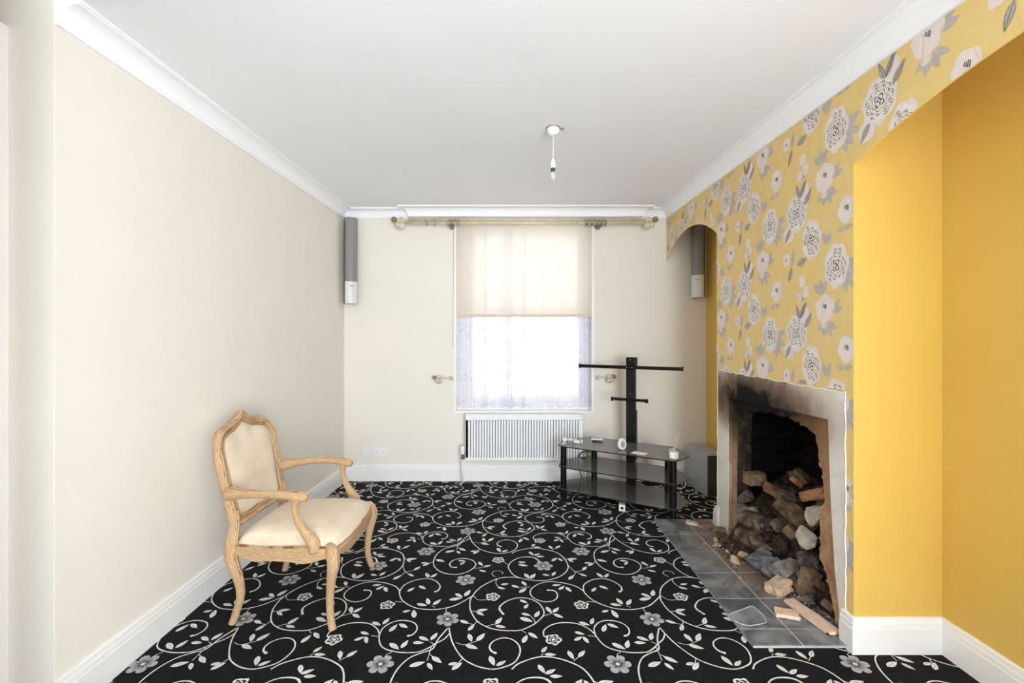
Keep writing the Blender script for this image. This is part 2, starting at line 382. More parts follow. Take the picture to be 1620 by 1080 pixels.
# ---- chimney breast: front slab with the knocked-out fireplace, two cheeks
hole = [(3.035, 0), (3.036, 0.5), (3.030, 0.932), (2.8, 0.938), (2.4, 0.95), (2.077, 0.956), (2.06, 0.6), (2.035, 0.3), (1.997, 0.055), (1.99, 0)]
outer = [(YN, 0), (YN, 2.53), (YF, 2.53), (YF, 0)]
inhole = lambda a, b: 1.95 < a[0] < 3.1 and 1.95 < b[0] < 3.1 and not (a[1] == 0 and b[1] == 0)
g = G()
g.prism(outer + hole, 'x', XB, XB + 0.11, 0, side_fn=lambda a, b: 2 if inhole(a, b) else 1)
g.box(XB + 0.11, 1.95, YN, 2.03, 0, 2.53, 1); g.box(XB + 0.11, 1.95, 3.10, YF, 0, 2.53, 1)
breast = struct(g.build('wall_chimney', ['paper', 'yellow', 'brown']), 'chimney breast papered in yellow floral with a knocked-out fireplace', 'wall')
# arched headers over the alcoves
near_arch = lambda y: 2.201 - 0.193 * (y - 1.08) ** 2
RA = (0.515 ** 2 + 0.17 ** 2) / (2 * 0.17)
far_arch = lambda y: 2.237 - RA + math.sqrt(max(RA * RA - (y - 3.727) ** 2, 0))
def header(y0, y1, fn, n):
    ys = [y0 + (y1 - y0) * i / n for i in range(n + 1)]
    poly = [(y, fn(y)) for y in ys] + [(y1, 2.53 if y1 > 3 else CEIL(y1) + 0.02), (y0, CEIL(y0) + 0.02)]
    g = G(); g.prism(poly, 'x', XB, XB + 0.007, 0, side_mi=0); return g
nh = struct(header(0.2, YN, near_arch, 40).build('wall_near_header', ['paper', 'yellow']), 'papered arched header over the near alcove, top right', 'wall')
fh = struct(header(YF, YB, far_arch, 40).build('wall_far_header', ['paper', 'yellow']), 'small papered arch over the far alcove beside the window wall', 'wall')
g = G(); g.box(1.55, XA, 0.06, 0.2, 0, 2.46)
struct(g.build('wall_near_pier', 'yellow'), 'yellow pier carrying the near arch, beside the viewer', 'wall')

# ---- wallpaper print (flat motifs lying on the paper)
def clip(poly, f):
    out = []
    vals = [f(p) for p in poly]
    for i in range(len(poly)):
        a, b, va, vb = poly[i], poly[(i + 1) % len(poly)], vals[i], vals[(i + 1) % len(poly)]
        if va >= 0: out.append(a)
        if (va >= 0) != (vb >= 0):
            t = va / (va - vb); out.append((a[0] + (b[0] - a[0]) * t, a[1] + (b[1] - a[1]) * t))
    return out
def paper_region(p):
    y, z = p
    near = max(z - near_arch(y), y - YN) if y < 2.2 else 1
    far = max(z - far_arch(y), YF - y) if y > 3.0 else 1
    br = max(z - 1.10, 1.967 - y, y - 3.191)
    return min(near, far, br, YB - 0.002 - y, y - 0.21, z - 0.14, CEIL(y) - z)
PR = {k: ([], []) for k in ('petal', 'petal2', 'grey', 'line', 'leaf2', 'dark')}
LAY = {'leaf2': 0.0009, 'grey': 0.0004, 'petal': 0.0006, 'petal2': 0.0008, 'line': 0.0010, 'dark': 0.0012}
EID = [0]
def pp(key, poly):          # poly in wall coords (y,z)
    q = clip(poly, paper_region)
    if len(q) < 3: return
    V, F = PR[key]; o = len(V); x = XB - LAY[key] - (EID[0] % 32) * 5e-6
    V.extend((x, a, b) for a, b in q); F.append(tuple(range(o, o + len(q))))
def fan(key, ring):
    EID[0] += 1
    cx = sum(p[0] for p in ring) / len(ring); cy = sum(p[1] for p in ring) / len(ring)
    for i in range(len(ring)): pp(key, [(cx, cy), ring[i], ring[(i + 1) % len(ring)]])
def lens(a, b, w, n=5, bias=0.45):
    """leaf outline from a to b as (left,right) strips"""
    dx, dy = b[0] - a[0], b[1] - a[1]; L = math.hypot(dx, dy); ux, uy = dx / L, dy / L
    l, r = [], []
    for i in range(n + 1):
        t = i / n; h = w * math.sin(PI * t ** (0.8)) ** 0.9 if 0 < t < 1 else 0
        px, py = a[0] + dx * t, a[1] + dy * t
        l.append((px - uy * h, py + ux * h)); r.append((px + uy * h, py - ux * h))
    return l, r
def leafw(key, a, b, w, vein=None):
    EID[0] += 1
    l, r = lens(a, b, w)
    for i in range(len(l) - 1): pp(key, [l[i], l[i + 1], r[i + 1], r[i]])
    if vein: ribbon(vein, [a, b], 0.0012)
def ribbon(key, pts, w0, taper=True):
    EID[0] += 1
    n = len(pts); L, R = [], []
    for i in range(n):
        a = pts[max(0, i - 1)]; b = pts[min(n - 1, i + 1)]; dx, dy = b[0] - a[0], b[1] - a[1]; m = math.hypot(dx, dy) or 1
        w = w0 * (math.sin(PI * (i + 0.6) / (n + 0.2)) if taper and n > 2 else 1)
        L.append((pts[i][0] - dy / m * w, pts[i][1] + dx / m * w)); R.append((pts[i][0] + dy / m * w, pts[i][1] - dx / m * w))
    for i in range(n - 1): pp(key, [L[i], L[i + 1], R[i + 1], R[i]])
rp = random.Random(3)
def blob(c, rx, rz, lob, amp, ph, n=40):
    return [(c[0] + rx * math.cos(a) * (1 + amp * abs(math.sin(lob * a / 2 + ph))), c[1] + rz * math.sin(a) * (1 + amp * abs(math.sin(lob * a / 2 + ph)))) for a in [2 * PI * i / n for i in range(n)]]
def peony(c, rx, rz, tilt, seed):
    r = random.Random(seed)
    fan('petal', blob(c, rx, rz, 7, 0.14, r.random()))
    fan('petal2', blob(c, rx * .82, rz * .82, 9, 0.12, r.random()))
    ct, st = math.cos(tilt), math.sin(tilt)
    def loc(a, q):
        x, z = rx * q * 0.92 * math.cos(a), rz * q * 0.92 * math.sin(a); return (c[0] + x * ct - z * st, c[1] + x * st + z * ct)
    for q, k in ((0.20, 4), (0.40, 7), (0.60, 9), (0.78, 11)):
        a0 = r.random() * 6
        for i in range(k):
            if q > 0.7 and r.random() < 0.35: continue
            am = a0 + 2 * PI * (i + 0.5) / k; h = PI / k * 0.98
            pts = [loc(am + h * s, q + 0.13 * (1 - s * s) + 0.02 * math.sin(7 * s + i)) for s in (-1, -.75, -.5, -.25, 0, .25, .5, .75, 1)]
            ribbon('dark', pts, 0.0014 if q > .3 else 0.0026)
            if q > 0.5:
                p0 = loc(am, q + 0.10); p1 = loc(am + 0.03, q + 0.0); leafw('dark', p0, p1, 0.0022)
            if q > 0.7:
                leafw('grey', loc(am - h * .4, q + .04), loc(am - h * .4, q + .17), 0.004)
    for i in range(4): a = i * 1.6 + r.random(); leafw('dark', loc(a, .05), loc(a, 0.2), 0.0045)
def pale(c, rx, rz, seed):
    r = random.Random(seed); fan('petal', blob(c, rx, rz, 5, 0.16, r.random() * 3))
    for q in (0.45, 0.72):
        for i in range(5):
            am = i * 2 * PI / 5 + r.random(); pts = [(c[0] + rx * q * math.cos(am + s), c[1] + rz * q * math.sin(am + s)) for s in (-.5, -.25, 0, .25, .5)]
            ribbon('petal2', pts, 0.0018)
    for i in range(4):
        x = c[0] + (i - 1.5) * 0.006; ribbon('dark', [(x, c[1] - 0.006 + 0.004 * i), (x - 0.004, c[1] + 0.016 + 0.004 * (i % 2))], 0.0018)
def leafcl(c, angs, L, w, key='grey', vein='line'):
    for a in angs: leafw(key, c, (c[0] + L * math.cos(a), c[1] + L * math.sin(a)), w, vein)
def darkleaf(a, b, w):
    leafw('leaf2', a, b, w); l, r = lens(a, b, w)
    ribbon('dark', l, 0.0009); ribbon('dark', r, 0.0006); ribbon('dark', [a, b], 0.0008, False)
U = lambda Yc, u: Yc - u      # u runs towards the viewer
def motif(Y, Z, sd):
    # dark-outlined peonies
    leafcl((Y - 0.035, Z - 0.02), (PI + .9, PI + .35, PI - .35, PI + 1.3), 0.115, 0.021)
    peony((Y, Z), 0.068, 0.092, 0.15, 1)
    darkleaf((Y - .30, Z + .03), (Y - .355, Z + .10), .014); darkleaf((Y - .19, Z - .06), (Y - .145, Z - .125), .014); darkleaf((Y - .27, Z + .08), (Y - .315, Z + .155), .012)
    fan('petal', blob((Y - .175, Z - .085), .04, .04, 5, .2, 1)); fan('petal', blob((Y - .30, Z + .09), .03, .05, 5, .2, 1))
    peony((Y - .238, Z + 0.005), 0.078, 0.088, -0.5, 2)
    peony((Y - .352, Z - .150), 0.064, 0.088, -0.2, 3)
    # pale blooms
    leafcl((Y + .06, Z - .25), (-1.2, -2.0, -2.7, -.5), 0.075, .016); leafcl((Y + .03, Z - .20), (2.4, 3.0), 0.075, .015)
    pale((Y + .075, Z - .185), 0.058, 0.056, 4)
    pale((Y - .062, Z - .372), 0.046, 0.052, 5); leafcl((Y - .05, Z - .455), (0.1, 2.9), 0.05, .012); leafcl((Y - .10, Z - .37), (1.3, -1.2), 0.05, .014)
    # bud with dark leaves
    fan('petal', blob((Y - .154, Z - .215), .026, .03, 4, .2, 0)); leafw('dark', (Y - .15, Z - .225), (Y - .154, Z - .205), .004)
    darkleaf((Y - .245, Z - .255), (Y - .315, Z - .235), .018); darkleaf((Y - .20, Z - .26), (Y - .172, Z - .335), .013); leafcl((Y - .20, Z - .25), (1.75,), .085, .013)
    ribbon('line', [(Y - .20, Z - .25), (Y - .21, Z - .33), (Y - .235, Z - .42)], .0014)
    # sprig
    for dx, dz, s in ((-.285, -.345, .022), (-.31, -.40, .022), (-.26, -.42, .018)): fan('petal', blob((Y + dx, Z + dz), s, s * 1.2, 4, .2, 0))
    leafcl((Y - .275, Z - .44), (1.1, 2.2, .5, 2.7), .055, .009)
    darkleaf((Y - .262, Z - .53), (Y - .235, Z - .455), .011); darkleaf((Y - .268, Z - .53), (Y - .30, Z - .455), .011)
    leafcl((Y - .42, Z - .42), (1.5, 2.2, .8), .075, .017); leafcl((Y - .44, Z + .13), (1.3, 2.0), .07, .015); leafcl((Y + .06, Z + .10), (1.2, 1.9), .075, .015)
    leafw('grey', (Y - .42, Z + .06), (Y - .45, Z - .0), .013); fan('petal', blob((Y - .44, Z + .05), .02, .026, 4, .2, 0))
    ribbon('line', [(Y - .40, Z + .2), (Y - .43, Z + .12), (Y - .425, Z + .03), (Y - .44, Z - .05)], .0014)
for n in range(-4, 6):
    for k in range(-4, 4):
        Y = 2.028 + 0.52 * n; Z = 1.65 + 0.605 * k + (0.3025 if n % 2 else 0)
        motif(Y, Z, n)
for key, lab in (('grey', 'grey_leaf_print'), ('petal', 'petal_print'), ('petal2', 'petal_highlight_print'), ('line', 'stem_print'), ('leaf2', 'dark_leaf_print'), ('dark', 'outline_print')):
    V, F = PR[key]; me = bpy.data.meshes.new(lab); me.from_pydata(V, [], F); me.materials.append(M['print_' + key])
    o = bpy.data.objects.new(lab, me); C.objects.link(o); o.parent = breast; o['kind'] = 'stuff'

# ---- bare plaster strip and broken edge around the fireplace
rr = random.Random(11)
def jag(a, b, n, amp):
    return [(a[0] + (b[0] - a[0]) * i / n + rr.uniform(-amp, amp), a[1] + (b[1] - a[1]) * i / n + rr.uniform(-amp, amp)) for i in range(n)]
out_edge = jag((1.967, 0.15), (1.967, 1.086), 24, 0.004) + jag((1.962, 1.09), (3.19, 1.106), 34, 0.006) + jag((3.19, 1.106), (3.19, 0.0), 24, 0.004)
g = G(); g.prism([(1.97, 0.0)] + out_edge + [(3.19, 0)] + hole, 'x', XB - 0.003, XB + 0.02)
g.build('plaster_surround', 'plaster', breast)
g = G()
def lip(pts, w):
    for i in range(len(pts) - 1):
        a, b = Vector((XB - 0.0035, *pts[i])), Vector((XB - 0.0035, *pts[i + 1]))
        g.tube([a, b], w * rr.uniform(0.5, 1.4), 5, sq=0.5)
lip(out_edge[:24], 0.0022); lip(out_edge[24:58], 0.003); lip(out_edge[58:], 0.0022)
g.build('torn_paper_edge', 'torn', breast)
opening = [(2.975, 0.0), (2.968, 0.118), (2.972, 0.35), (2.962, 0.6), (2.956, 0.80), (2.947, 0.845), (2.88, 0.868), (2.80, 0.882), (2.68, 0.899), (2.57, 0.905), (2.46, 0.910), (2.38, 0.903), (2.312, 0.893),
           (2.25, 0.878), (2.204, 0.858), (2.185, 0.814), (2.18, 0.744), (2.158, 0.70), (2.145, 0.62), (2.14, 0.56), (2.165, 0.495), (2.172, 0.42), (2.168, 0.33), (2.172, 0.279), (2.124, 0.223), (2.10, 0.15), (2.085, 0.10), (2.04, 0.0)]
fine = []
for i in range(len(opening) - 1):
    a, b = opening[i], opening[i + 1]; n = max(1, int(math.hypot(b[0] - a[0], b[1] - a[1]) / 0.022))
    fine += [(a[0] + (b[0] - a[0]) * k / n + rr.uniform(-.005, .005), a[1] + (b[1] - a[1]) * k / n + (rr.uniform(-.005, .005) if 0 < a[1] else 0)) for k in range(n)]
fine.append(opening[-1])
g = G(); g.prism([(1.985, 0), (1.985, 1.0), (3.05, 1.0), (3.05, 0)] + fine, 'x', XB + 0.024, XB + 0.115, side_mi=1)
g.build('broken_brick_edge', ['brown', 'r_dark'], breast)
# chunks of mortar left along the broken edge
g = G()
for i in range(0, len(fine), 2):
    y, z = fine[i]; s = rr.uniform(0.008, 0.018)
    if z < 0.02 or (y > 2.93 and z < 0.8) or rr.random() < .3: continue
    bm = bmesh.new(); bmesh.ops.create_icosphere(bm, subdivisions=1, radius=s)
    vs = [(XB + 0.03 + v.co.x * rr.uniform(.6, 1.2), y + v.co.y * rr.uniform(.6, 1.3), z + v.co.z * rr.uniform(.6, 1.3)) for v in bm.verts]
    g.add(vs, [tuple(v.index for v in f.verts) for f in bm.faces]); bm.free()
g.build('mortar_crumbs', 'brown', breast)['kind'] = 'stuff'

# ---- firebox of sooty brick
g = G()
g.box(1.885, 1.95, 2.03, 3.10, 0, 1.6); g.box(XB + 0.115, 1.90, 2.995, 3.10, 0, 1.6); g.box(XB + 0.115, 1.90, 2.03, 2.055, 0, 1.6)
g.box(XB + 0.115, 1.95, 2.03, 3.10, 1.6, 1.65); g.box(XB + 0.11, 1.9, 2.03, 3.1, -0.02, 0.004)
firebox = struct(g.build('wall_firebox', 'mortar_dark'), 'soot-black brick lining inside the open fireplace', 'wall')
def brick_mesh(L, H, D, seed):
    r = random.Random(seed); g = G(); g.box(-L / 2, L / 2, -D / 2, D / 2, -H / 2, H / 2)
    g.v = [(a + r.uniform(-.003, .003), b + r.uniform(-.004, .004), c + r.uniform(-.003, .003)) for a, b, c in g.v]
    me = bpy.data.meshes.new('brick'); me.from_pydata(g.v, [], g.f); me.materials.append(M['brick_dark']); return me
bms = [brick_mesh(0.205, 0.062, 0.03, i) for i in range(4)]
def brick(loc, rz, k):
    o = bpy.data.objects.new('brick', bms[k % 4]); C.objects.link(o); o.parent = firebox; o.location = loc; o.rotation_euler = (rr.uniform(-.02, .02), 0, rz)
for row in range(16):
    z = 0.04 + row * 0.074; s = 0.108 if row % 2 else 0
    for i in range(2): brick((1.68 + i * 0.217 - s * 0.9, 2.99, z), 0, row + i)
    for i in range(4): brick((1.88, 2.16 + i * 0.217 + s, z), PI / 2, row * 3 + i)

# ---- cornice (mitred sweep) and box over the window
def sweep(path, prof, zfn):
    """profile (d,dz) swept along plan path, interior on the right hand"""
    n = len(path); rows = []
    for i in range(n):
        p = Vector(path[i])
        d0 = (p - Vector(path[i - 1])).normalized() if i else None; d1 = (Vector(path[i + 1]) - p).normalized() if i < n - 1 else None
        n0 = Vector((d0.y, -d0.x)) if d0 else None; n1 = Vector((d1.y, -d1.x)) if d1 else None
        m = n0 + n1 if d0 and d1 else (n0 or n1)
        if d0 and d1: m = m / (1 + n0.dot(n1))
        row = []
        for d, dz in prof:
            q = p + m * d; row.append((q.x, q.y, zfn(q.y) + dz))
        rows.append(row)
    g = G(); k = len(prof); vs = [v for r in rows for v in r]; fs = []
    for i in range(n - 1):
        for j in range(k): j2 = (j + 1) % k; fs.append((i * k + j, i * k + j2, (i + 1) * k + j2, (i + 1) * k + j))
    fs.append(tuple(range(k))); fs.append(tuple((n - 1) * k + j for j in range(k - 1, -1, -1)))
    return g.add(vs, fs)
cove = [(0, -0.083), (0.013, -0.083), (0.013, -0.073), (0.017, -0.070)] + [(0.017 + 0.062 * (1 - math.cos(a)), -0.070 + 0.058 * math.sin(a)) for a in [PI / 2 * i / 8 for i in range(1, 9)]] + [(0.084, -0.012), (0.084, -0.008), (0.093, -0.008), (0.093, 0.004), (0, 0.004)]
g = sweep([(XL, 1.562), (XL, YB), (-0.94, YB), (-0.94, 4.18), (1.196, 4.18), (1.196, YB), (XB, YB), (XB, 0.1)], cove, CEIL)
g.box(-0.94, 1.196, 4.18, YB, LOW(4.2), CEIL(4.2))
struct(g.build('trim_1', 'cornice', auto=35), 'white coved cornice running round the ceiling and stepping out over the window', 'cornice')
# ---- baseboards
bb = [(0, 0), (0.019, 0), (0.019, 0.104), (0.0155, 0.1065), (0.0155, 0.110), (0.0175, 0.112), (0.0165, 0.126), (0.0125, 0.128), (0.0125, 0.132), (0.011, 0.145), (0.006, 0.150), (0, 0.150)]
flat = lambda y: 0.0
def base(name, path, label): struct(sweep(path, bb, flat).build(name, 'white_gloss', auto=30), label, 'baseboard')
base('baseboard_left', [(XL, 1.562), (XL, YB)], 'white moulded skirting board below the left cream wall')
base('baseboard_back', [(XL + 0.019, YB), (XA, YB)], 'white moulded skirting board below the window and radiator')
base('baseboard_far_alcove', [(XA, YB - 0.019), (XA, YF), (XB, YF), (XB, 3.165)], 'white skirting board in the far alcove turning to the fireplace')
base('baseboard_right', [(XB, 1.985), (XB, YN), (XA, YN), (XA, 0.2)], 'white skirting board round the near chimney corner and yellow alcove')
g = G(); g.box(-1.83, -1.742, 1.535, 1.56, 0, 2.385); g.box(-2.28, -1.83, 1.535, 1.56, 2.29, 2.385); g.box(-1.742, -1.722, 1.528, 1.56, 0, 2.391)
struct(g.build('trim_2', 'white_gloss', bevel=0.003), 'white gloss door architrave at the far left edge', 'door frame')
VINES=[[(0.251,1.215),(0.22,1.139),(0.206,1.076),(0.164,1.051),(0.117,1.018),(0.084,0.948),(0.078,0.859),(0.097,0.79),(0.139,0.737),(0.189,0.711),(0.242,0.708),(0.292,0.737),(0.325,0.783),(0.332,0.824),(0.311,0.867),(0.27,0.891),(0.228,0.891),(0.192,0.867),(0.179,0.824),(0.195,0.79),(0.22,0.786)],[(0.257,0.234),(0.266,0.195),(0.281,0.144),(0.305,0.091),(0.341,0.034),(0.383,-0.0),(0.427,-0.021),(0.475,-0.028),(0.521,-0.013),(0.555,0.01),(0.574,0.048),(0.58,0.091),(0.565,0.132),(0.535,0.158),(0.498,0.161),(0.463,0.14),(0.449,0.109),(0.456,0.08),(0.474,0.066)],[(0.544,0.956),(0.576,0.991),(0.654,1.026),(0.721,1.023),(0.785,0.995),(0.832,0.956),(0.861,0.888),(0.872,0.81),(0.86,0.752),(0.825,0.698),(0.776,0.661),(0.717,0.641),(0.653,0.646),(0.589,0.67),(0.55,0.708),(0.527,0.77),(0.525,0.803),(0.544,0.857),(0.586,0.9),(0.636,0.912),(0.682,0.9),(0.71,0.852)],[(0.589,0.67),(0.557,0.677),(0.506,0.675),(0.455,0.654),(0.388,0.589),(0.355,0.532),(0.343,0.494),(0.334,0.457),(0.336,0.407),(0.346,0.358),(0.38,0.285),(0.427,0.241),(0.481,0.218),(0.54,0.212),(0.588,0.218),(0.641,0.254),(0.676,0.294),(0.696,0.33),(0.699,0.368),(0.684,0.417),(0.656,0.452),(0.616,0.473),(0.568,0.473),(0.52,0.447),(0.489,0.407),(0.484,0.377),(0.502,0.339)],[(0.34,0.489),(0.303,0.447),(0.261,0.407),(0.212,0.384),(0.162,0.374),(0.115,0.377),(0.073,0.387),(0.026,0.417),(-0.013,0.457),(-0.038,0.51),(-0.043,0.544),(-0.034,0.595),(0.001,0.636),(0.042,0.657),(0.087,0.661),(0.129,0.636),(0.159,0.589),(0.159,0.549),(0.144,0.532)],[(0.924,0.532),(0.893,0.577),(0.847,0.607),(0.798,0.624),(0.748,0.63),(0.696,0.612),(0.656,0.572),(0.64,0.527),(0.649,0.484),(0.68,0.452),(0.72,0.439),(0.757,0.452),(0.778,0.484),(0.776,0.527),(0.759,0.544),(0.735,0.546)],[(0.264,0.191),(0.246,0.155),(0.21,0.121),(0.189,0.098),(0.154,0.073),(0.116,0.068),(0.076,0.069),(0.029,0.08),(-0.006,0.098),(-0.03,0.128),(-0.046,0.175),(-0.048,0.199),(-0.044,0.233),(-0.021,0.267),(0.012,0.286),(0.05,0.286),(0.087,0.271),(0.109,0.241),(0.111,0.208),(0.098,0.183),(0.084,0.177)],[(0.914,0.191),(0.896,0.224),(0.858,0.258),(0.817,0.27),(0.773,0.27),(0.728,0.254),(0.693,0.22),(0.686,0.183),(0.694,0.167)],[(0.451,0.679),(0.432,0.713),(0.442,0.739),(0.468,0.747),(0.492,0.73),(0.489,0.711)],[(0.506,0.673),(0.468,0.661),(0.457,0.624),(0.47,0.583),(0.508,0.56)],[(0.346,0.494),(0.373,0.457),(0.414,0.457)],[(-0.005,0.437),(-0.044,0.442)],[(0.524,0.81),(0.496,0.852)],[(0.875,0.803),(0.89,0.763),(0.902,0.73),(0.89,0.692),(0.867,0.661)],[(0.903,0.737),(0.93,0.742),(0.953,0.756)],[(0.903,0.734),(0.932,0.708)],[(0.854,0.896),(0.881,0.881)],[(0.228,0.392),(0.223,0.368),(0.232,0.344)],[(0.037,0.069),(0.022,0.058),(0.017,0.041)],[(0.164,0.392),(0.147,0.407)],[(0.21,0.121),(0.187,0.136)],[(0.3,0.132),(0.338,0.117),(0.389,0.14)],[(0.198,0.106),(0.198,0.062),(0.196,0.02)],[(0.202,0.055),(0.219,0.041)],[(0.339,0.03),(0.326,0.003)],[(0.38,0.285),(0.371,0.258),(0.347,0.263)],[(0.588,0.216),(0.608,0.195)],[(0.346,0.358),(0.374,0.36)],[(0.653,0.258),(0.65,0.289),(0.634,0.321)],[(0.427,0.241),(0.458,0.258),(0.469,0.258)],[(0.695,0.321),(0.73,0.339),(0.744,0.339)],[(0.644,0.575),(0.625,0.577),(0.584,0.568)],[(0.918,0.171),(0.883,0.179)],[(0.325,0.776),(0.356,0.779),(0.382,0.79)],[(0.078,0.859),(0.061,0.838)],[(0.666,0.051),(0.677,0.062)],[(0.799,0.02),(0.824,0.044)]]
NTHICK=8
LEAVES=[((0.069,0.422),(0.124,0.407)),((0.131,0.417),(0.112,0.473)),((0.152,0.412),(0.185,0.463)),((0.225,0.457),(0.291,0.473)),((0.25,0.516),(0.293,0.478)),((0.301,0.489),(0.326,0.549)),((0.015,0.353),(0.052,0.368)),((0.082,0.307),(0.065,0.372)),((0.084,0.673),(0.058,0.724)),((0.094,0.673),(0.124,0.717)),((-0.003,0.532),(0.028,0.572)),((0.046,0.589),(0.09,0.555)),((-0.108,0.276),(-0.06,0.25)),((-0.054,0.258),(-0.035,0.307)),((-0.01,0.204),(0.014,0.258)),((0.021,0.263),(0.069,0.231)),((0.013,0.128),(0.064,0.087)),((0.07,0.095),(0.09,0.148)),((0.132,0.171),(0.181,0.144)),((0.188,0.148),(0.21,0.199)),((0.112,0.132),(0.163,0.13)),((0.129,-0.013),(0.19,0.013)),((0.201,0.007),(0.227,-0.033)),((0.211,0.044),(0.258,0.007)),((0.3,0.289),(0.347,0.263)),((0.346,0.212),(0.371,0.258)),((0.351,0.191),(0.369,0.136)),((0.389,0.14),(0.424,0.195)),((0.343,0.117),(0.4,0.091)),((0.286,-0.003),(0.325,0.007)),((0.304,-0.033),(0.342,0.01)),((0.452,0.048),(0.474,-0.01)),((0.481,-0.01),(0.521,0.02)),((0.374,0.363),(0.428,0.375)),((0.372,0.358),(0.411,0.325)),((0.469,0.258),(0.498,0.312)),((0.467,0.25),(0.518,0.234)),((0.584,0.457),(0.624,0.427)),((0.605,0.382),(0.627,0.422)),((0.59,0.344),(0.635,0.325)),((0.581,0.31),(0.643,0.278)),((0.653,0.312),(0.679,0.363)),((0.591,0.128),(0.613,0.183)),((0.619,0.199),(0.659,0.159)),((0.485,0.601),(0.529,0.609)),((0.467,0.577),(0.508,0.555)),((0.542,0.595),(0.585,0.568)),((0.599,0.634),(0.623,0.587)),((0.582,0.521),(0.623,0.568)),((0.76,0.592),(0.808,0.598)),((0.792,0.549),(0.826,0.587)),((0.831,0.577),(0.857,0.527)),((0.714,0.397),(0.736,0.344)),((0.742,0.349),(0.776,0.392)),((0.744,0.339),(0.789,0.307)),((0.827,0.204),(0.871,0.185)),((0.817,0.144),(0.858,0.171)),((0.861,0.171),(0.879,0.125)),((0.67,0.069),(0.695,0.106)),((0.681,0.058),(0.73,0.055)),((0.782,0.08),(0.8,0.027)),((0.821,0.041),(0.855,0.082)),((0.616,0.717),(0.641,0.661)),((0.646,0.661),(0.677,0.717)),((0.715,0.708),(0.756,0.695)),((0.769,0.692),(0.793,0.737)),((0.582,0.849),(0.627,0.845)),((0.581,0.82),(0.639,0.801)),((0.651,0.982),(0.676,0.933)),((0.676,0.93),(0.72,0.956)),((0.693,0.918),(0.743,0.918)),((0.781,0.859),(0.818,0.903)),((0.823,0.896),(0.847,0.859)),((0.874,0.881),(0.938,0.891)),((0.883,0.874),(0.911,0.848)),((0.949,0.752),(0.979,0.797)),((0.926,0.713),(0.964,0.685)),((0.856,0.651),(0.891,0.698)),((0.006,0.838),(0.054,0.838)),((0.023,0.803),(0.061,0.838)),((0.088,0.881),(0.147,0.852)),((0.224,0.867),(0.27,0.859)),((0.24,0.817),(0.267,0.852)),((0.347,0.852),(0.374,0.803)),((0.379,0.79),(0.425,0.814)),((0.357,0.756),(0.399,0.734))]
FLOW=[(0.01,-0.0),(0.241,0.298),(0.291,0.648),(0.728,0.803)]
ROS=[(-0.075,0.412),(0.446,0.484),(0.727,0.151),(0.464,0.874)]
# ---------------------------------------------------------------- carpet pattern
TX, TY = 0.965, 0.985
CP = {k: ([], []) for k in ('white', 'grey', 'black')}
CZ = {'white': 0.0016, 'grey': 0.0016, 'black': 0.0022}
CID = [0]
def cp(key, poly):
    V, F = CP[key]; o = len(V); V.extend((x, y, CZ[key] + (CID[0] % 40) * 1e-5) for x, y in poly); F.append(tuple(range(o, o + len(poly))))
def cribbon(key, pts, ws):
    CID[0] += 1
    n = len(pts); L, R = [], []
    for i in range(n):
        a = pts[max(0, i - 1)]; b = pts[min(n - 1, i + 1)]; dx, dy = b[0] - a[0], b[1] - a[1]; m = math.hypot(dx, dy) or 1
        w = ws[i]; L.append((pts[i][0] - dy / m * w, pts[i][1] + dx / m * w)); R.append((pts[i][0] + dy / m * w, pts[i][1] - dx / m * w))
    for i in range(n - 1): cp(key, [L[i], L[i + 1], R[i + 1], R[i]])
rc = random.Random(5)
for vi, pl in enumerate(VINES):
    pts = [(p.x, p.y) for p in catmull([(a, b, 0) for a, b in pl], 4)]
    n = len(pts)
    w = 0.0030 if vi < NTHICK else 0.0015
    ws = [w * (0.85 + 0.3 * rc.random()) * (1 + (0.8 * max(0, (i / n - 0.86) / 0.14) if vi < NTHICK - 1 else 0)) for i in range(n)]
    cribbon('white', pts, ws)
    if vi < NTHICK - 1:   # curl end bulb
        c = pts[-1]; CID[0] += 1; cp('white', [(c[0] + 0.0075 * math.cos(a), c[1] + 0.0075 * math.sin(a)) for a in [k * PI / 4 for k in range(8)]])
for a, b in LEAVES:
    CID[0] += 1
    L = math.hypot(b[0] - a[0], b[1] - a[1]); w = min(max(0.19 * L, 0.009), 0.014)
    l, r = lens(a, b, w, 6)
    for i in range(6): cp('white', [l[i], l[i + 1], r[i + 1], r[i]])
    q0 = (a[0] + (b[0] - a[0]) * .25, a[1] + (b[1] - a[1]) * .25); q1 = (a[0] + (b[0] - a[0]) * .75, a[1] + (b[1] - a[1]) * .75)
    cribbon('black', [q0, q1], [0.0005, 0.0004])
for fi, (x, y) in enumerate(FLOW):
    a0 = fi * 0.7
    for k in range(6):
        a = a0 + k * PI / 3; c = (x + 0.031 * math.cos(a), y + 0.031 * math.sin(a))
        ring = []
        for i in range(12):
            t = 2 * PI * i / 12; rx, ry = 0.025 * math.cos(t), 0.0175 * math.sin(t) * (1 + 0.3 * math.cos(t))
            ring.append((c[0] + rx * math.cos(a) - ry * math.sin(a), c[1] + rx * math.sin(a) + ry * math.cos(a)))
        CID[0] += 1; cp('grey', ring)
        for s in (-.28, 0, .28):
            cribbon('black', [(x + 0.010 * math.cos(a + s), y + 0.010 * math.sin(a + s)), (x + 0.034 * math.cos(a + s * .7), y + 0.034 * math.sin(a + s * .7))], [0.0016, 0.0005])
        cribbon('black', [(x + 0.014 * math.cos(a + PI / 6), y + 0.014 * math.sin(a + PI / 6)), (x + 0.045 * math.cos(a + PI / 6), y + 0.045 * math.sin(a + PI / 6))], [0.0012, 0.0006])
    CID[0] += 1; cp('white', [(x + 0.009 * math.cos(i * PI / 5), y + 0.009 * math.sin(i * PI / 5)) for i in range(10)])
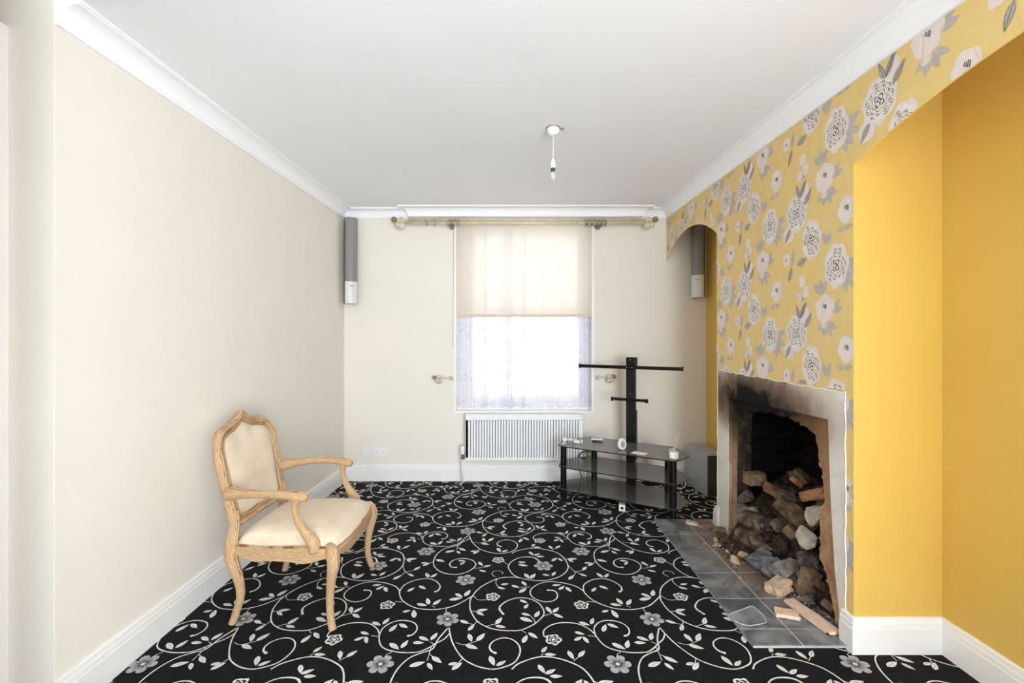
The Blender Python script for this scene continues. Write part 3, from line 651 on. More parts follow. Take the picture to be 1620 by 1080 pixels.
for ri, (x, y) in enumerate(ROS):
    ring = [(x + (0.030 + 0.004 * math.sin(5 * t + ri)) * math.cos(t), y + (0.030 + 0.004 * math.sin(5 * t + ri)) * math.sin(t)) for t in [2 * PI * i / 30 for i in range(31)]]
    cribbon('white', ring, [0.0045 + 0.002 * math.sin(i * 1.7) for i in range(31)])
    for k in range(6):
        a = k * PI / 3 + ri; cribbon('white', [(x + 0.016 * math.cos(a), y + 0.016 * math.sin(a)), (x + 0.018 * math.cos(a + .8), y + 0.018 * math.sin(a + .8))], [0.003, 0.0025])
    CID[0] += 1; cp('white', [(x + 0.0085 * math.cos(i * PI / 4), y + 0.0085 * math.sin(i * PI / 4)) for i in range(8)])
HX0, HY0, HY1 = 1.03, 1.945, 3.31
def carpet_ok(p, key):
    x, y = p; return min(x - (XL + 0.005), YB - 0.01 - y, (XA - x), max(HX0 - x, HY0 - y, y - HY1, ))
for key, nm in (('white', 'vine_pattern'), ('grey', 'flower_pattern'), ('black', 'vein_pattern')):
    V0, F0 = CP[key]; V, F = [], []
    for tx in range(-2, 3):
        for ty in range(-1, 4):
            ox, oy = -0.545 + tx * TX, 1.85 + ty * TY
            for f in F0:
                q = clip([(V0[i][0] + ox, V0[i][1] + oy) for i in f], lambda p: min(carpet_ok(p, key), p[1] - 0.9))
                if len(q) >= 3:
                    o = len(V); V += [(a, b, V0[f[0]][2] + ((tx + 2) * 5 + ty) * 1.3e-6) for a, b in q]; F.append(tuple(range(o, o + len(q))))
    me = bpy.data.meshes.new(nm); me.from_pydata(V, [], F); me.materials.append(M['pile_' + key])
    o = bpy.data.objects.new(nm, me); C.objects.link(o); o.parent = floor; o['kind'] = 'stuff'

# ---------------------------------------------------------------- tiled hearth
hearth = thing('tiled_hearth', 'grey slate tiled hearth slab in front of the fireplace', 'hearth', (1.24, 2.63, 0))
W = Vector(hearth.location)
def rel(g, th): g.v = [tuple(Vector(p) - Vector(th.location)) for p in g.v]; return g
rel(G().box(HX0 + 0.004, 1.60, HY0 + 0.004, HY1 - 0.004, 0.0, 0.0153), hearth).build('grout_bed', 'grout', hearth)
ys = [HY1, 3.047, 2.797, 2.547, 2.295, 2.053, HY0]; xs = [HX0, 1.245, 1.497]
for i in range(6):
    for j in range(2):
        y1, y0 = ys[i], ys[i + 1]; x0, x1 = xs[j], xs[j + 1]
        if i == 0 and j == 1: x1 = XB - 0.002
        g = G(); gp = 0.0026; dz = rr.uniform(-.0006, .0006)
        g.box(x0 + (gp if j else 0), x1 - gp, y0 + (gp if i < 5 else 0), y1 - (gp if i else 0), 0.011, 0.0165 + dz)
        rel(g, hearth).build('tile', 'slate', hearth, bevel=0.001, seg=1)

# ---------------------------------------------------------------- window with sash, blind, net
win = struct(G().box(WX0, WX1, YB - 0.004, YB + 0.012, WZ0 - 0.012, WZ0 + 0.006).build('window_1', 'white_gloss'), 'white three-light street window behind a net and half-drawn blind', 'window')
YG = 4.44
g = G(); g.box(WX0, WX0 + 0.10, YG - 0.06, YG + 0.06, WZ0, WZ1); g.box(WX1 - 0.06, WX1, YG - 0.06, YG + 0.06, WZ0, WZ1); g.box(WX0 + 0.10, WX1 - 0.06, YG - 0.055, YG + 0.055, WZ0, WZ0 + 0.07); g.box(WX0 + 0.10, WX1 - 0.06, YG - 0.055, YG + 0.055, WZ1 - 0.06, WZ1)
g.build('frame', 'white_gloss', win, bevel=0.004)
g = G(); x0, x1 = WX0 + 0.10, WX1 - 0.06
for (za, zb, yy) in ((WZ0 + 0.07, 1.60, YG - 0.02), (1.56, WZ1 - 0.06, YG + 0.03)):
    g.box(x0, x0 + 0.085, yy - 0.02, yy + 0.02, za, zb); g.box(x1 - 0.075, x1, yy - 0.02, yy + 0.02, za, zb)
    g.box(x0 + 0.085, x1 - 0.075, yy - 0.018, yy + 0.018, za, za + 0.065); g.box(x0 + 0.085, x1 - 0.075, yy - 0.018, yy + 0.018, zb - 0.04, zb)
    for bx in (-0.037, 0.303): g.box(bx - 0.013, bx + 0.013, yy - 0.015, yy + 0.015, za + 0.065, zb - 0.04)
g.build('sash', 'white_gloss', win, bevel=0.003)
for k, (bx0, bx1) in enumerate(((x0, -0.037), (-0.037, 0.303), (0.303, x1))):
    for (za, zb, yy) in ((WZ0 + 0.1, 1.57, YG - 0.02), (1.58, WZ1 - 0.08, YG + 0.03)):
        G().box(bx0, bx1, yy - 0.002, yy + 0.002, za, zb).build('pane', 'pane', win)
G().box(WX0, WX1, YB + 0.012, YG - 0.06, WZ0 - 0.01, WZ0 + 0.004).build('sill', 'white_gloss', win)
g = G()
for xx in (WX0, WX1 - 0.022): g.box(xx, xx + 0.022, YB - 0.006, YB + 0.05, WZ0, WZ1)
g.build('lining', 'white_gloss', win, bevel=0.003)
# net curtain
g = G(); nx, nz = 240, 30
def fold(x, t):
    ph = x * 46 + 1.6 * math.sin(x * 7.3) + 0.8 * math.sin(x * 17)
    amp = 0.007 + 0.012 * math.exp(-((x + 0.03) / 0.06) ** 2) + 0.009 * math.exp(-((x - 0.71) / 0.06) ** 2) + 0.006 * math.exp(-((x + 0.45) / 0.08) ** 2)
    return amp * math.sin(ph + 0.5 * t) + 0.004 * math.sin(x * 130 + 2 * t)
for i in range(nx + 1):
    u = i / nx; x = WX0 + 0.026 + u * (WX1 - WX0 - 0.052)
    zb = 0.665 + 0.012 * abs(math.sin(x * 34))
    for j in range(nz + 1):
        t = j / nz; z = zb + (2.40 - zb) * t
        g.v.append((x, 4.325 + fold(x, t), z))
for i in range(nx):
    for j in range(nz): a = i * (nz + 1) + j; g.f.append((a, a + 1, a + nz + 2, a + nz + 1)); g.mi.append(0)
net = thing('net_curtain', 'white floral lace net hanging in the street window', 'curtain', (0.11, 4.325, 0.665))
rel(g, net).build('lace', 'lace', net, smooth=True)
for k, (xa, xb) in enumerate(((-0.10, 0.012), (0.69, WX1 - 0.03), (-0.27, -0.235), (0.10, 0.13))):   # where the two widths of net gather and double up
    g = G(); n2 = 40
    for i in range(n2 + 1):
        x = xa + (xb - xa) * i / n2
        for j in range(nz + 1):
            t = j / nz; g.v.append((x + 0.012 * (t - .5) * (1 if k != 1 else -1), 4.345 + 0.006 * math.sin(i * 0.9 + k) + fold(x, t) * .4, 0.668 + 1.73 * t))
    for i in range(n2):
        for j in range(nz): a = i * (nz + 1) + j; g.f.append((a, a + 1, a + nz + 2, a + nz + 1)); g.mi.append(0)
    rel(g, net).build('gathered_fold', 'lace', net, smooth=True)
g = G(); pts = [(WX0 + 0.03 + u * 1.25, 4.325 + fold(WX0 + 0.03 + u * 1.25, 0), 0.667 + 0.012 * abs(math.sin((WX0 + 0.03 + u * 1.25) * 34))) for u in [i / 160 for i in range(161)]]
g.tube(pts, 0.0022, 5); rel(g, net).build('scalloped_hem', 'white_plastic', net)
rel(G().tube([(WX0 + 0.02, 4.325, 2.40), (WX1 - 0.02, 4.325, 2.40)], 0.004, 8), net).build('wire', 'white_plastic', net)
# roller blind
bl = thing('roller_blind', 'cream roller blind half lowered over the window', 'blind', (0.11, 4.262, 1.533))
g = G(); bx0, bx1 = -0.540, 0.765
for j in range(9):
    z = 1.555 + (2.425 - 1.555) * j / 8; g.v += [(bx0, 4.262, z), (bx1, 4.262, z), (bx0, 4.2628, z), (bx1, 4.2628, z)]
for j in range(8): a = j * 4; g.f.append((a, a + 1, a + 5, a + 4)); g.mi.append(0)
rel(g, bl).build('cloth', 'blind', bl)
rel(G().box(bx0, bx1, 4.256, 4.268, 1.533, 1.557), bl).build('bottom_bar', 'gold_pale', bl, bevel=0.003)
rel(G().tube([(bx0, 4.275, 2.425), (bx1, 4.275, 2.425)], 0.018, 14), bl).build('roller', 'cream_plastic', bl)
g = G(); g.tube(catmull([(-0.547, 4.252, 2.42), (-0.548, 4.25, 1.8), (-0.556, 4.25, 1.35), (-0.553, 4.25, 1.25), (-0.545, 4.25, 1.30), (-0.543, 4.252, 1.6), (-0.543, 4.252, 2.42)], 6), 0.0013, 6)
rel(g, bl).build('chain', 'gold_pole', bl)
# curtain pole
pole = thing('curtain_pole', 'cream and brass curtain pole with leaf finials above the window', 'curtain pole', (0.11, 4.13, 2.38))
rel(G().tube([(-0.975, 4.13, 2.378), (1.205, 4.13, 2.378)], 0.0135, 14), pole).build('pole', 'gold_pole', pole, smooth=True)
rel(G().tube([(-0.955, 4.15, 2.412), (1.185, 4.15, 2.412)], 0.011, 14), pole).build('upper_rail', 'gold_pale', pole, smooth=True)
def leaf_finial(g, c, d, s=1.0):
    """rosette bud on a stem with three curled leaves; d = +-1 along x"""
    cx, cy, cz = c
    bm = bmesh.new(); bmesh.ops.create_icosphere(bm, subdivisions=2, radius=0.022 * s)
    g.add([(cx + d * 0.040 * s + v.co.x, cy + v.co.y - 0.01, cz + 0.016 * s + v.co.z * .95) for v in bm.verts], [tuple(v.index for v in f.verts) for f in bm.faces], 1); bm.free()
    for ang, L, w in ((2.3, 0.040, 0.034), (-2.0, 0.052, 0.042), (-0.9, 0.045, 0.034), (0.95, 0.03, 0.03)):
        ca, sa = math.cos(ang), math.sin(ang); rows = []
        for i in range(7):
            t = i / 6; wd = w * s * max(0.0, 1 - (2 * t - 1.05) ** 2) ** 0.5 ; px = L * s * t
            for k in (-1, 0, 1):
                lx, lz = px, wd * k * 0.6
                rows.append((cx + d * (lx * ca - lz * sa), cy - 0.016 * math.sin(PI * t) - 0.006 + 0.006 * abs(k), cz + lx * sa + lz * ca))
        fs = []
        for i in range(6):
            for k in range(2): a = i * 3 + k; fs.append((a, a + 1, a + 4, a + 3))
        top = len(rows); rows2 = rows + [(p[0], p[1] + 0.004, p[2]) for p in rows]
        fs2 = fs + [tuple(i + top for i in f[::-1]) for f in fs]
        for i in range(6):
            fs2.append((i * 3, i * 3 + 3, i * 3 + 3 + top, i * 3 + top)); fs2.append((i * 3 + 2, i * 3 + 5, i * 3 + 5 + top, i * 3 + 2 + top))
        g.add(rows2, fs2, 0)
for d, x in ((-1, -0.985), (1, 1.215)):
    g = G(); leaf_finial(g, (x + d * 0.03, 4.13, 2.385), d, 1.3); g.tube([(x, 4.13, 2.378), (x + d * 0.035, 4.13, 2.385)], [0.0135, 0.008], 10)
    rel(g, pole).build('finial', ['gold_pale', 'gold_dark'], pole, smooth=True)
def ring(x, r, tilt):
    g = G(); pts = [(x + 0.01 * tilt * math.cos(a), 4.138 + r * math.sin(a), 2.385 + r * 1.1 * math.cos(a)) for a in [2 * PI * i / 18 for i in range(18)]]
    g.tube(pts, 0.0028, 6, closed=True); g.tube([(x, 4.138, 2.385 - r * 1.1), (x, 4.138, 2.385 - r * 1.1 - 0.012)], 0.0025, 6)
    rel(g, pole).build('ring', 'gold_dark', pole, smooth=True)
for i, x in enumerate((-0.78, -0.70, -0.575, -0.56, -0.545, -0.53, -0.505, -0.48)): ring(x, 0.026, (i % 3) - 1)
for i in range(14): ring(0.665 + i * 0.0145, 0.026, (i % 3) - 1)
for x in (-0.56, 0.80):
    g = G(); g.tube([(x, YB, 2.372), (x, 4.13, 2.372)], 0.008, 8); g.lathe([(0.025, 0), (0.025, 0.006), (0.012, 0.012)], (x, YB, 2.372), 14, 'y')
    g.tube([(x, 4.13, 2.362), (x, 4.13, 2.335)], [0.010, 0.006], 8)
    rel(g, pole).build('bracket', 'gold_dark', pole, smooth=True)
# curtain holdbacks
for d, x, lab in ((-1, -0.548, 'cream leaf-ended curtain holdback left of the window'), (1, 0.775, 'cream leaf-ended curtain holdback right of the window')):
    zc = 0.962 if d < 0 else 0.968
    t = thing('curtain_holdback', lab, 'curtain holdback', (x, YB, zc), 0, 'curtain holdbacks')
    g = G(); g.tube([(0, -0.06, 0), (d * 0.13, -0.06, 0.0)], 0.006, 8); g.tube([(d * 0.02, 0, 0), (d * 0.02, -0.06, 0)], 0.006, 8); g.lathe([(0.02, 0), (0.02, 0.006), (0.008, 0.01)], (d * 0.02, 0, 0), 14, 'y')
    g.build('stem', 'gold_pole', t, smooth=True)
    g = G(); leaf_finial(g, (d * 0.13, -0.06, -0.004), d, 0.9); g.build('leaf_end', ['gold_pale', 'gold_dark'], t, smooth=True)

# ---------------------------------------------------------------- radiator
rad = thing('radiator', 'white ribbed panel radiator under the window', 'radiator', (0.11, 4.20, 0.22))
g = G(); rx0, rx1, rz0, rz1, ry = -0.422, 0.642, 0.215, 0.636, 4.155
prof = []
N = 41; pitch = (rx1 - rx0 - 0.03) / N
for i in range(N):
    a = rx0 + 0.015 + i * pitch; prof += [(a, 0), (a + pitch * .22, 0), (a + pitch * .36, 0.0010), (a + pitch * .86, 0.0010)]
prof = [(rx0, 0.0), (rx0, 0.0)] + prof + [(rx1, 0.0)]
for k, (z, s) in enumerate(((rz0 + 0.028, 0.0), (rz0 + 0.036, 1), (rz1 - 0.066, 1), (rz1 - 0.052, 0.0))):
    g.v += [(x, ry - d * s, z) for x, d in prof]
m = len(prof)
for k in range(3):
    for i in range(m - 1): g.f.append((k * m + i, k * m + i + 1, (k + 1) * m + i + 1, (k + 1) * m + i)); g.mi.append(0)
g.box(rx0, rx1, ry, ry + 0.045, rz0 + 0.005, rz1 - 0.02); g.box(rx0 + 0.002, rx1 - 0.002, ry - 0.006, ry, rz0 + 0.004, rz0 + 0.028)
rel(g, rad).build('ribbed_panel', 'rad', rad)
g = G(); g.box(rx0 - 0.003, rx1 + 0.003, ry - 0.009, ry + 0.052, rz1 - 0.052, rz1)
rel(g, rad).build('top_cover', 'rad', rad, bevel=0.006)
for xa in (rx0 - 0.003, rx1): rel(G().box(xa, xa + 0.003, ry - 0.004, ry + 0.05, rz0, rz1 - 0.053), rad).build('side_cover', 'rad', rad, bevel=0.001)
for xa in (-0.30, 0.5): rel(G().box(xa, xa + 0.03, ry + 0.046, YB, 0.3, 0.5), rad).build('wall_bracket', 'rad', rad)
vx = -0.455
g = G(); g.lathe([(0.014, 0.268), (0.020, 0.273), (0.021, 0.30), (0.021, 0.338), (0.018, 0.344), (0.0, 0.345)], (vx, 4.175, 0), 20); head = rel(g, rad).build('thermostat_head', 'white_plastic', rad, auto=35)
g = G(); g.lathe([(0.012, 0.225), (0.014, 0.232), (0.014, 0.25), (0.010, 0.255), (0.012, 0.27)], (vx, 4.175, 0), 14); g.tube([(vx, 4.175, 0.24), (rx0, 4.175, 0.24)], 0.009, 10); head.parent = rel(g, rad).build('valve', 'chrome', rad, auto=35)
g = G(); g.tube([(vx, 4.175, 0.003), (vx, 4.175, 0.228)], 0.0085, 12); rel(g, rad).build('pipe', 'white_gloss', rad, smooth=True)
g = G(); g.lathe([(0.010, 0.225), (0.013, 0.235), (0.013, 0.27), (0, 0.272)], (rx1 + 0.03, 4.175, 0), 14); g.tube([(rx1 + 0.03, 4.175, 0.24), (rx1, 4.175, 0.24)], 0.009, 10); g.tube([(rx1 + 0.03, 4.175, 0.003), (rx1 + 0.03, 4.175, 0.23)], 0.0085, 10)
rel(g, rad).build('return_pipe', 'white_gloss', rad, auto=35)

# ---------------------------------------------------------------- wall plates
def plate(x, z, w, h, label, kind, mat='white_plastic'):
    t = thing('wall_socket' if kind != 'blank' else 'wall_plate', label, 'socket' if kind != 'blank' else 'wall plate', (x, YB, z), 0)
    fp = G().box(-w / 2, w / 2, -0.009, 0, -h / 2, h / 2).build('faceplate', mat, t, bevel=0.003)
    g = G()
    if kind == 'double':
        for s in (-1, 1):
            cx = s * w * 0.24
            g.box(cx - 0.0022, cx + 0.0022, -0.0096, -0.008, 0.004, 0.012); g.box(cx - 0.013, cx - 0.007, -0.0096, -0.008, -0.014, -0.011); g.box(cx + 0.007, cx + 0.013, -0.0096, -0.008, -0.014, -0.011)
        g.build('pin_holes', 'black_plastic', fp)['kind'] = 'stuff'
        for s in (-1, 1): G().box(s * 0.012 - 0.006, s * 0.012 + 0.006, -0.0125, -0.008, 0.014, 0.030).build('rocker_switch', mat, fp, bevel=0.001)
    else:
        for s in (-1, 1): G().lathe([(0.0032, 0.0), (0.0032, 0.0095)], (s * w * 0.38, 0, 0), 10, 'y').build('screw', 'chrome', fp)
    return t
plate(-1.361, 0.268, 0.086, 0.082, 'square white blanking plate beside the double socket', 'blank')
plate(-1.233, 0.266, 0.146, 0.084, 'white double power socket low on the window wall', 'double')
plate(0.735, 0.285, 0.086, 0.086, 'cream wall plate behind the glass stand near the radiator', 'blank', 'cream_plastic')
plate(1.20, 0.205, 0.146, 0.086, 'cream double socket low behind the glass television stand', 'double', 'cream_plastic')

# ---------------------------------------------------------------- ceiling pendant
px, py = 0.229, 2.54; pz = CEIL(py)
pen = thing('pendant_light', 'white ceiling rose with bare bulb holder on a cord', 'pendant light', (px, py, pz))
G().lathe([(0.033, 0.002), (0.035, -0.006), (0.034, -0.024), (0.026, -0.036), (0.012, -0.042), (0.006, -0.046)], n=28).build('ceiling_rose', 'white_plastic', pen, auto=40)
g = G(); g.lathe([(0.037, 0.002), (0.039, -0.003), (0.037, -0.007), (0.033, -0.007)], n=28); g.tube([(0.035, 0, -0.006), (0.062, -0.008, -0.012)], 0.006, 8); g.build('backing_ring', 'gold_dark', pen, auto=40)
G().tube([(0, 0, -0.04), (0.001, 0, -0.10), (-0.001, 0, -0.185)], 0.0021, 8).build('cord', 'white_plastic', pen, smooth=True)
G().lathe([(0.006, -0.175), (0.010, -0.183), (0.013, -0.195), (0.0135, -0.20), (0.0125, -0.202), (0.0135, -0.204), (0.0135, -0.222), (0.012, -0.226)], n=20).build('lamp_holder', 'white_plastic', pen, auto=40)
G().lathe([(0.0115, -0.224), (0.0125, -0.228), (0.0125, -0.234), (0.011, -0.236), (0.012, -0.240), (0.010, -0.246)], n=18).build('bulb_cap', 'speaker_back', pen, auto=40)
G().lathe([(0.009, -0.244), (0.012, -0.252), (0.0145, -0.264), (0.0145, -0.276), (0.011, -0.288), (0.004, -0.294)], n=18).build('bulb', 'bulb', pen, smooth=True)

# ---------------------------------------------------------------- corner speakers
def speaker(loc, rz, label):
    t = thing('column_speaker', label, 'speaker', loc, rz, 'corner speakers')
    h, w, d = 0.79, 0.112, 0.075
    def shell(z0, z1, dr, name, mat, t=t):
        poly = [(w / 2 * math.sin(a) * 1.0, -dr * math.cos(a)) for a in [(-PI / 2 + PI * i / 14) for i in range(15)]]
        return G().prism(poly, 'z', z0, z1).build(name, mat, t, auto=40, bevel=0.003)
    foot = shell(0, 0.205, 0.036, 'silver_foot', 'speaker_silver'); shell(0.207, h, 0.034, 'grille', 'speaker_grille')
    G().box(-w / 2 - 0.002, w / 2 + 0.002, 0, d - 0.036, 0.0, h).build('cabinet', 'speaker_back', t, bevel=0.008)
    g = G(); g.box(-0.017, 0.017, -0.0375, -0.034, 0.158, 0.164); g.build('badge', 'print_ink', foot)
    g = G(); g.box(-0.02, 0.02, d - 0.036, d - 0.006, 0.3, 0.42); g.build('wall_bracket', 'black_plastic', t)
speaker((-1.478, 4.180, 1.648), 0.50, 'slim grey speaker with silver foot in the left window-wall corner')
speaker((1.700, 4.170, 1.705), -0.56, 'slim grey speaker with pale foot inside the far arched alcove')
# ---------------------------------------------------------------- carved armchair
ch = thing('armchair', 'carved limed-oak armchair with cream upholstered seat and back', 'chair', (-1.06, 2.36, 0))
def limb(pts, rad, sub=6, n=12, sq=1.0, wob=0.0, seed=0):
    p = catmull(pts, sub); r = interp(rad, sub); rnd = random.Random(seed)
    if wob: r = [a * (1 + wob * math.sin(i * 1.9 + seed) * 0.6 + wob * rnd.uniform(-.4, .4)) for i, a in enumerate(r)]
    return G().tube(p, r, n, sq=sq)
for s in (-1, 1):
    limb([(.246, s * .292, 0), (.236, s * .284, .03), (.226, s * .274, .09), (.228, s * .276, .17), (.240, s * .286, .25), (.248, s * .290, .305), (.236, s * .278, .352), (.215, s * .262, .375)],
         [.0165, .0165, .0165, .0185, .0235, .029, .029, .016], wob=.05, seed=3 + s).build('leg', 'oak', ch, smooth=True)
    limb([(-.240, s * .246, 0), (-.230, s * .240, .035), (-.209, s * .232, .12), (-.216, s * .235, .20), (-.238, s * .240, .27), (-.250, s * .240, .33), (-.246, s * .233, .40), (-.240, s * .222, .475), (-.240, s * .220, .52)],
         [.0165, .0165, .0185, .022, .027, .029, .026, .021, .012], wob=.05, seed=8 + s).build('leg', 'oak', ch, smooth=True)
# seat rails with a shaped lower edge
def rail(p0, p1, bow, drop, name, zmid):
    pts = []; N = 28
    a, b = Vector(p0), Vector(p1); d = (b - a).normalized(); nrm = Vector((d.y, -d.x, 0))
    vs = []; fs = []
    for i in range(N + 1):
        t = i / N; c = a.lerp(b, t) + nrm * bow * math.sin(PI * t)
        low = zmid - 0.024 - drop * (math.sin(PI * t) ** 2 * 0.55 + 0.45 * math.exp(-((t - .5) / .09) ** 2)) + 0.010 * math.cos(4 * PI * t) - 0.010
        top = zmid + 0.024 + 0.004 * math.sin(2 * PI * t)
        for off, z in ((-.014, low + .006), (.004, low), (.018, low + .008), (.022, (low + top) / 2 - .004), (.014, (low + top) / 2 + .004), (.021, top - .012), (.014, top), (-.014, top)):
            q = c + nrm * off; vs.append((q.x, q.y, z))
    k = 8
    for i in range(N):
        for j in range(k): j2 = (j + 1) % k; fs.append((i * k + j, i * k + j2, (i + 1) * k + j2, (i + 1) * k + j))
    fs.append(tuple(range(k))); fs.append(tuple(N * k + j for j in range(k - 1, -1, -1)))
    G().add(vs, fs).build(name, 'oak', ch, auto=50)
rail((.236, -.275, 0), (-.240, -.236, 0), -.014, .016, 'seat_rail', .342)
rail((.236, .275, 0), (-.240, .236, 0), .014 * -1 * -1, .016, 'seat_rail', .342)
rail((.238, .278, 0), (.238, -.278, 0), -.022, .026, 'seat_rail', .342)
rail((-.245, -.235, 0), (-.245, .235, 0), .0, .006, 'seat_rail', .342)
# seat cushion
g = G(); nu, nv = 26, 26
def seat_pt(u, v, top):
    # u: back->front, v: side; rounded trapezoid
    x = -.240 + .494 * u + .020 * math.cos(v * PI / 2) * u
    hw = .231 + .046 * u
    y = hw * v
    e = (1 - abs(2 * u - 1) ** 5) * (1 - abs(v) ** 5)
    z = .347 + (.089 * max(e, 0) ** 0.42 + .012 * (1 - v * v) * math.sin(PI * u) if top else 0)
    return (x, y, z)
for top in (1, 0):
    for i in range(nu + 1):
        for j in range(nv + 1): g.v.append(seat_pt(i / nu, 2 * j / nv - 1, top))
S = (nu + 1) * (nv + 1)
for i in range(nu):
    for j in range(nv):
        a = i * (nv + 1) + j; g.f.append((a, a + 1, a + nv + 2, a + nv + 1)); g.mi.append(0); g.f.append((S + a, S + a + nv + 1, S + a + nv + 2, S + a + 1)); g.mi.append(0)
for i in range(nu):
    for j in (0, nv): a = i * (nv + 1) + j; g.f.append((a, a + nv + 1, S + a + nv + 1, S + a)); g.mi.append(0)
for j in range(nv):
    for i in (0, nu): a = i * (nv + 1) + j; g.f.append((a, a + 1, S + a + 1, S + a)); g.mi.append(0)
g.build('seat_cushion', 'fabric', ch, smooth=True)
# back
bx = lambda y, z: -.238 - .205 * (z - .43) - .018 * (1 - (y / .24) ** 2)
ol = [(-.214, .462), (-.228, .55), (-.238, .66), (-.240, .75), (-.230, .82), (-.202, .862), (-.15, .880), (-.09, .890), (-.045, .908), (0, .926), (.045, .908), (.09, .890), (.15, .880), (.202, .862), (.230, .82), (.240, .75), (.238, .66), (.228, .55), (.214, .462), (.15, .447), (.08, .440), (0, .446), (-.08, .440), (-.15, .447)]
path = catmull([(bx(y, z), y, z) for y, z in ol], 5, True); n = len(path)
g = G().tube(path, [.0205 * (1 + .10 * math.sin(i * 0.55) + .05 * math.sin(i * 1.7)) for i in range(n)], 12, closed=True, up=(1, 0, 0))
bf = g.build('back_frame', 'oak', ch, smooth=True)
g = G()   # carved moulding bead inside the frame, and crest leaf
inner = catmull([(bx(y * .9, z) + .014, y * .895, .67 + (z - .67) * .90) for y, z in ol], 5, True)
g.tube(inner, .0065, 8, closed=True)
for s in (-1, 1):
    g.tube(catmull([(bx(0, .93) + .016, s * .004, .942), (bx(.03, .92) + .02, s * .03, .918), (bx(.08, .9) + .018, s * .085, .893), (bx(.15, .88) + .016, s * .15, .884)], 6), interp([.013, .012, .009, .004], 6), 8)
    g.tube(catmull([(bx(0, .93) + .016, s * .012, .915), (bx(.05, .9) + .02, s * .05, .889), (bx(.10, .88) + .018, s * .11, .868)], 6), interp([.009, .008, .003], 6), 8)
g.build('carved_moulding', 'oak', bf, smooth=True)
def pad(fx, name, mat, crown):
    g = G(); rings = 9; base = catmull([(0, y * .885, .67 + (z - .67) * .885) for y, z in ol], 4, True); m = len(base)
    for r in range(rings + 1):
        q = 1 - r / rings
        for p in base:
            y, z = p.y * q, .67 + (p.z - .67) * q
            g.v.append((bx(y, z) + fx + crown * (1 - q ** 4) * (1 if crown > 0 else 1), y, z))
    for r in range(rings):
        for k in range(m): k2 = (k + 1) % m; g.f.append((r * m + k, r * m + k2, (r + 1) * m + k2, (r + 1) * m + k)); g.mi.append(0)
    g.build(name, mat, ch, smooth=True)
pad(.006, 'back_cushion', 'fabric', .026); pad(-.012, 'back_panel', 'fabric', -.006)
for s in (-1, 1):
    g = limb([(-.268, s * .236, .602), (-.235, s * .250, .607), (-.17, s * .272, .612), (-.06, s * .292, .618), (.04, s * .296, .614), (.105, s * .290, .604), (.128, s * .287, .597)], [.030, .032, .022, .0185, .0195, .0235, .016], wob=.05, seed=20 + s)
    g.build('armrest', 'oak', ch, smooth=True)
    limb([(.085, s * .292, .602), (.074, s * .292, .56), (.086, s * .290, .50), (.120, s * .286, .44), (.150, s * .282, .395), (.158, s * .278, .350)], [.020, .0165, .0165, .021, .027, .026], wob=.05, seed=30 + s).build('arm_support', 'oak', ch, smooth=True)

# ---------------------------------------------------------------- television stand
tv = thing('television_stand', 'black three-tier smoked glass television stand with tall mounting column', 'television stand', (0.80, 3.559, 0), math.atan2(-.517, .856))
def shelf_poly(grow=0):
    base = [(-.475, -.036), (.475, -.036), (.53, .20), (.36, .425), (-.36, .425), (-.53, .20)]
    r = [.05, .05, .03, .02, .02, .03]; out = []
    for i in range(6):
        p = Vector(base[i]); a = (Vector(base[i - 1]) - p).normalized(); b = (Vector(base[(i + 1) % 6]) - p).normalized()
        p0, p1 = p + a * r[i], p + b * r[i]
        for k in range(6): t = k / 5; out.append(tuple((1 - t) ** 2 * p0 + 2 * t * (1 - t) * p + t * t * p1))
    return out
for z in (.434, .262, .076): G().prism(shelf_poly(), 'z', z, z + .008, side_mi=1).build('shelf', ['smoked', 'smoked_edge'], tv)
for (x, y) in ((-.44, .012), (.44, .012), (-.30, .35), (.33, .35)):
    g = G()
    for z0, z1 in ((.006, .076), (.084, .262), (.270, .434)): g.lathe([(.0255, z0), (.0255, z1)], (x, y, 0), 22)
    g.lathe([(.029, 0), (.029, .008)], (x, y, 0), 22); g.build('post', 'black_metal', tv, auto=40)
colm = G().box(-.026, .052, .385, .425, 0, 1.165).build('column', 'black_metal', tv, bevel=.003)
G().box(.052, .062, .38, .42, .30, .72).build('cable_cover', 'black_plastic', colm, bevel=.002)
G().box(-.022, .048, .382, .3855, .5, 1.05).build('column_channel', 'black_plastic', colm)
g = G(); g.box(-.44, .44, .352, .382, 1.070, 1.098); g.box(-.444, -.438, .345, .385, 1.066, 1.104); g.box(.438, .444, .345, .385, 1.066, 1.104); g.build('cross_bar', 'black_metal', tv, bevel=.002)
g = G(); g.box(-.14, .165, .355, .385, .798, .820); g.box(-.145, -.125, .345, .358, .792, .826); g.box(.145, .17, .345, .358, .792, .826); g.build('lower_bracket', 'black_metal', tv, bevel=.002)
g = G(); g.box(-.036, .056, .425, .45, 1.07, 1.168); g.build('top_plate', 'black_metal', colm, bevel=.002)
g = G()
for (x, z) in ((-.01, 1.084), (.036, 1.084), (.013, 1.15), (.013, .86), (-.12, .809), (.15, .809)): g.lathe([(.005, 0), (.005, .004)], (x, .3545 if abs(x) > .1 or z > 1.07 and z < 1.1 else .3855, z), 10, 'y')
g.build('bolts', 'chrome', tv)['kind'] = 'stuff'
ST = .4425  # top of the upper shelf
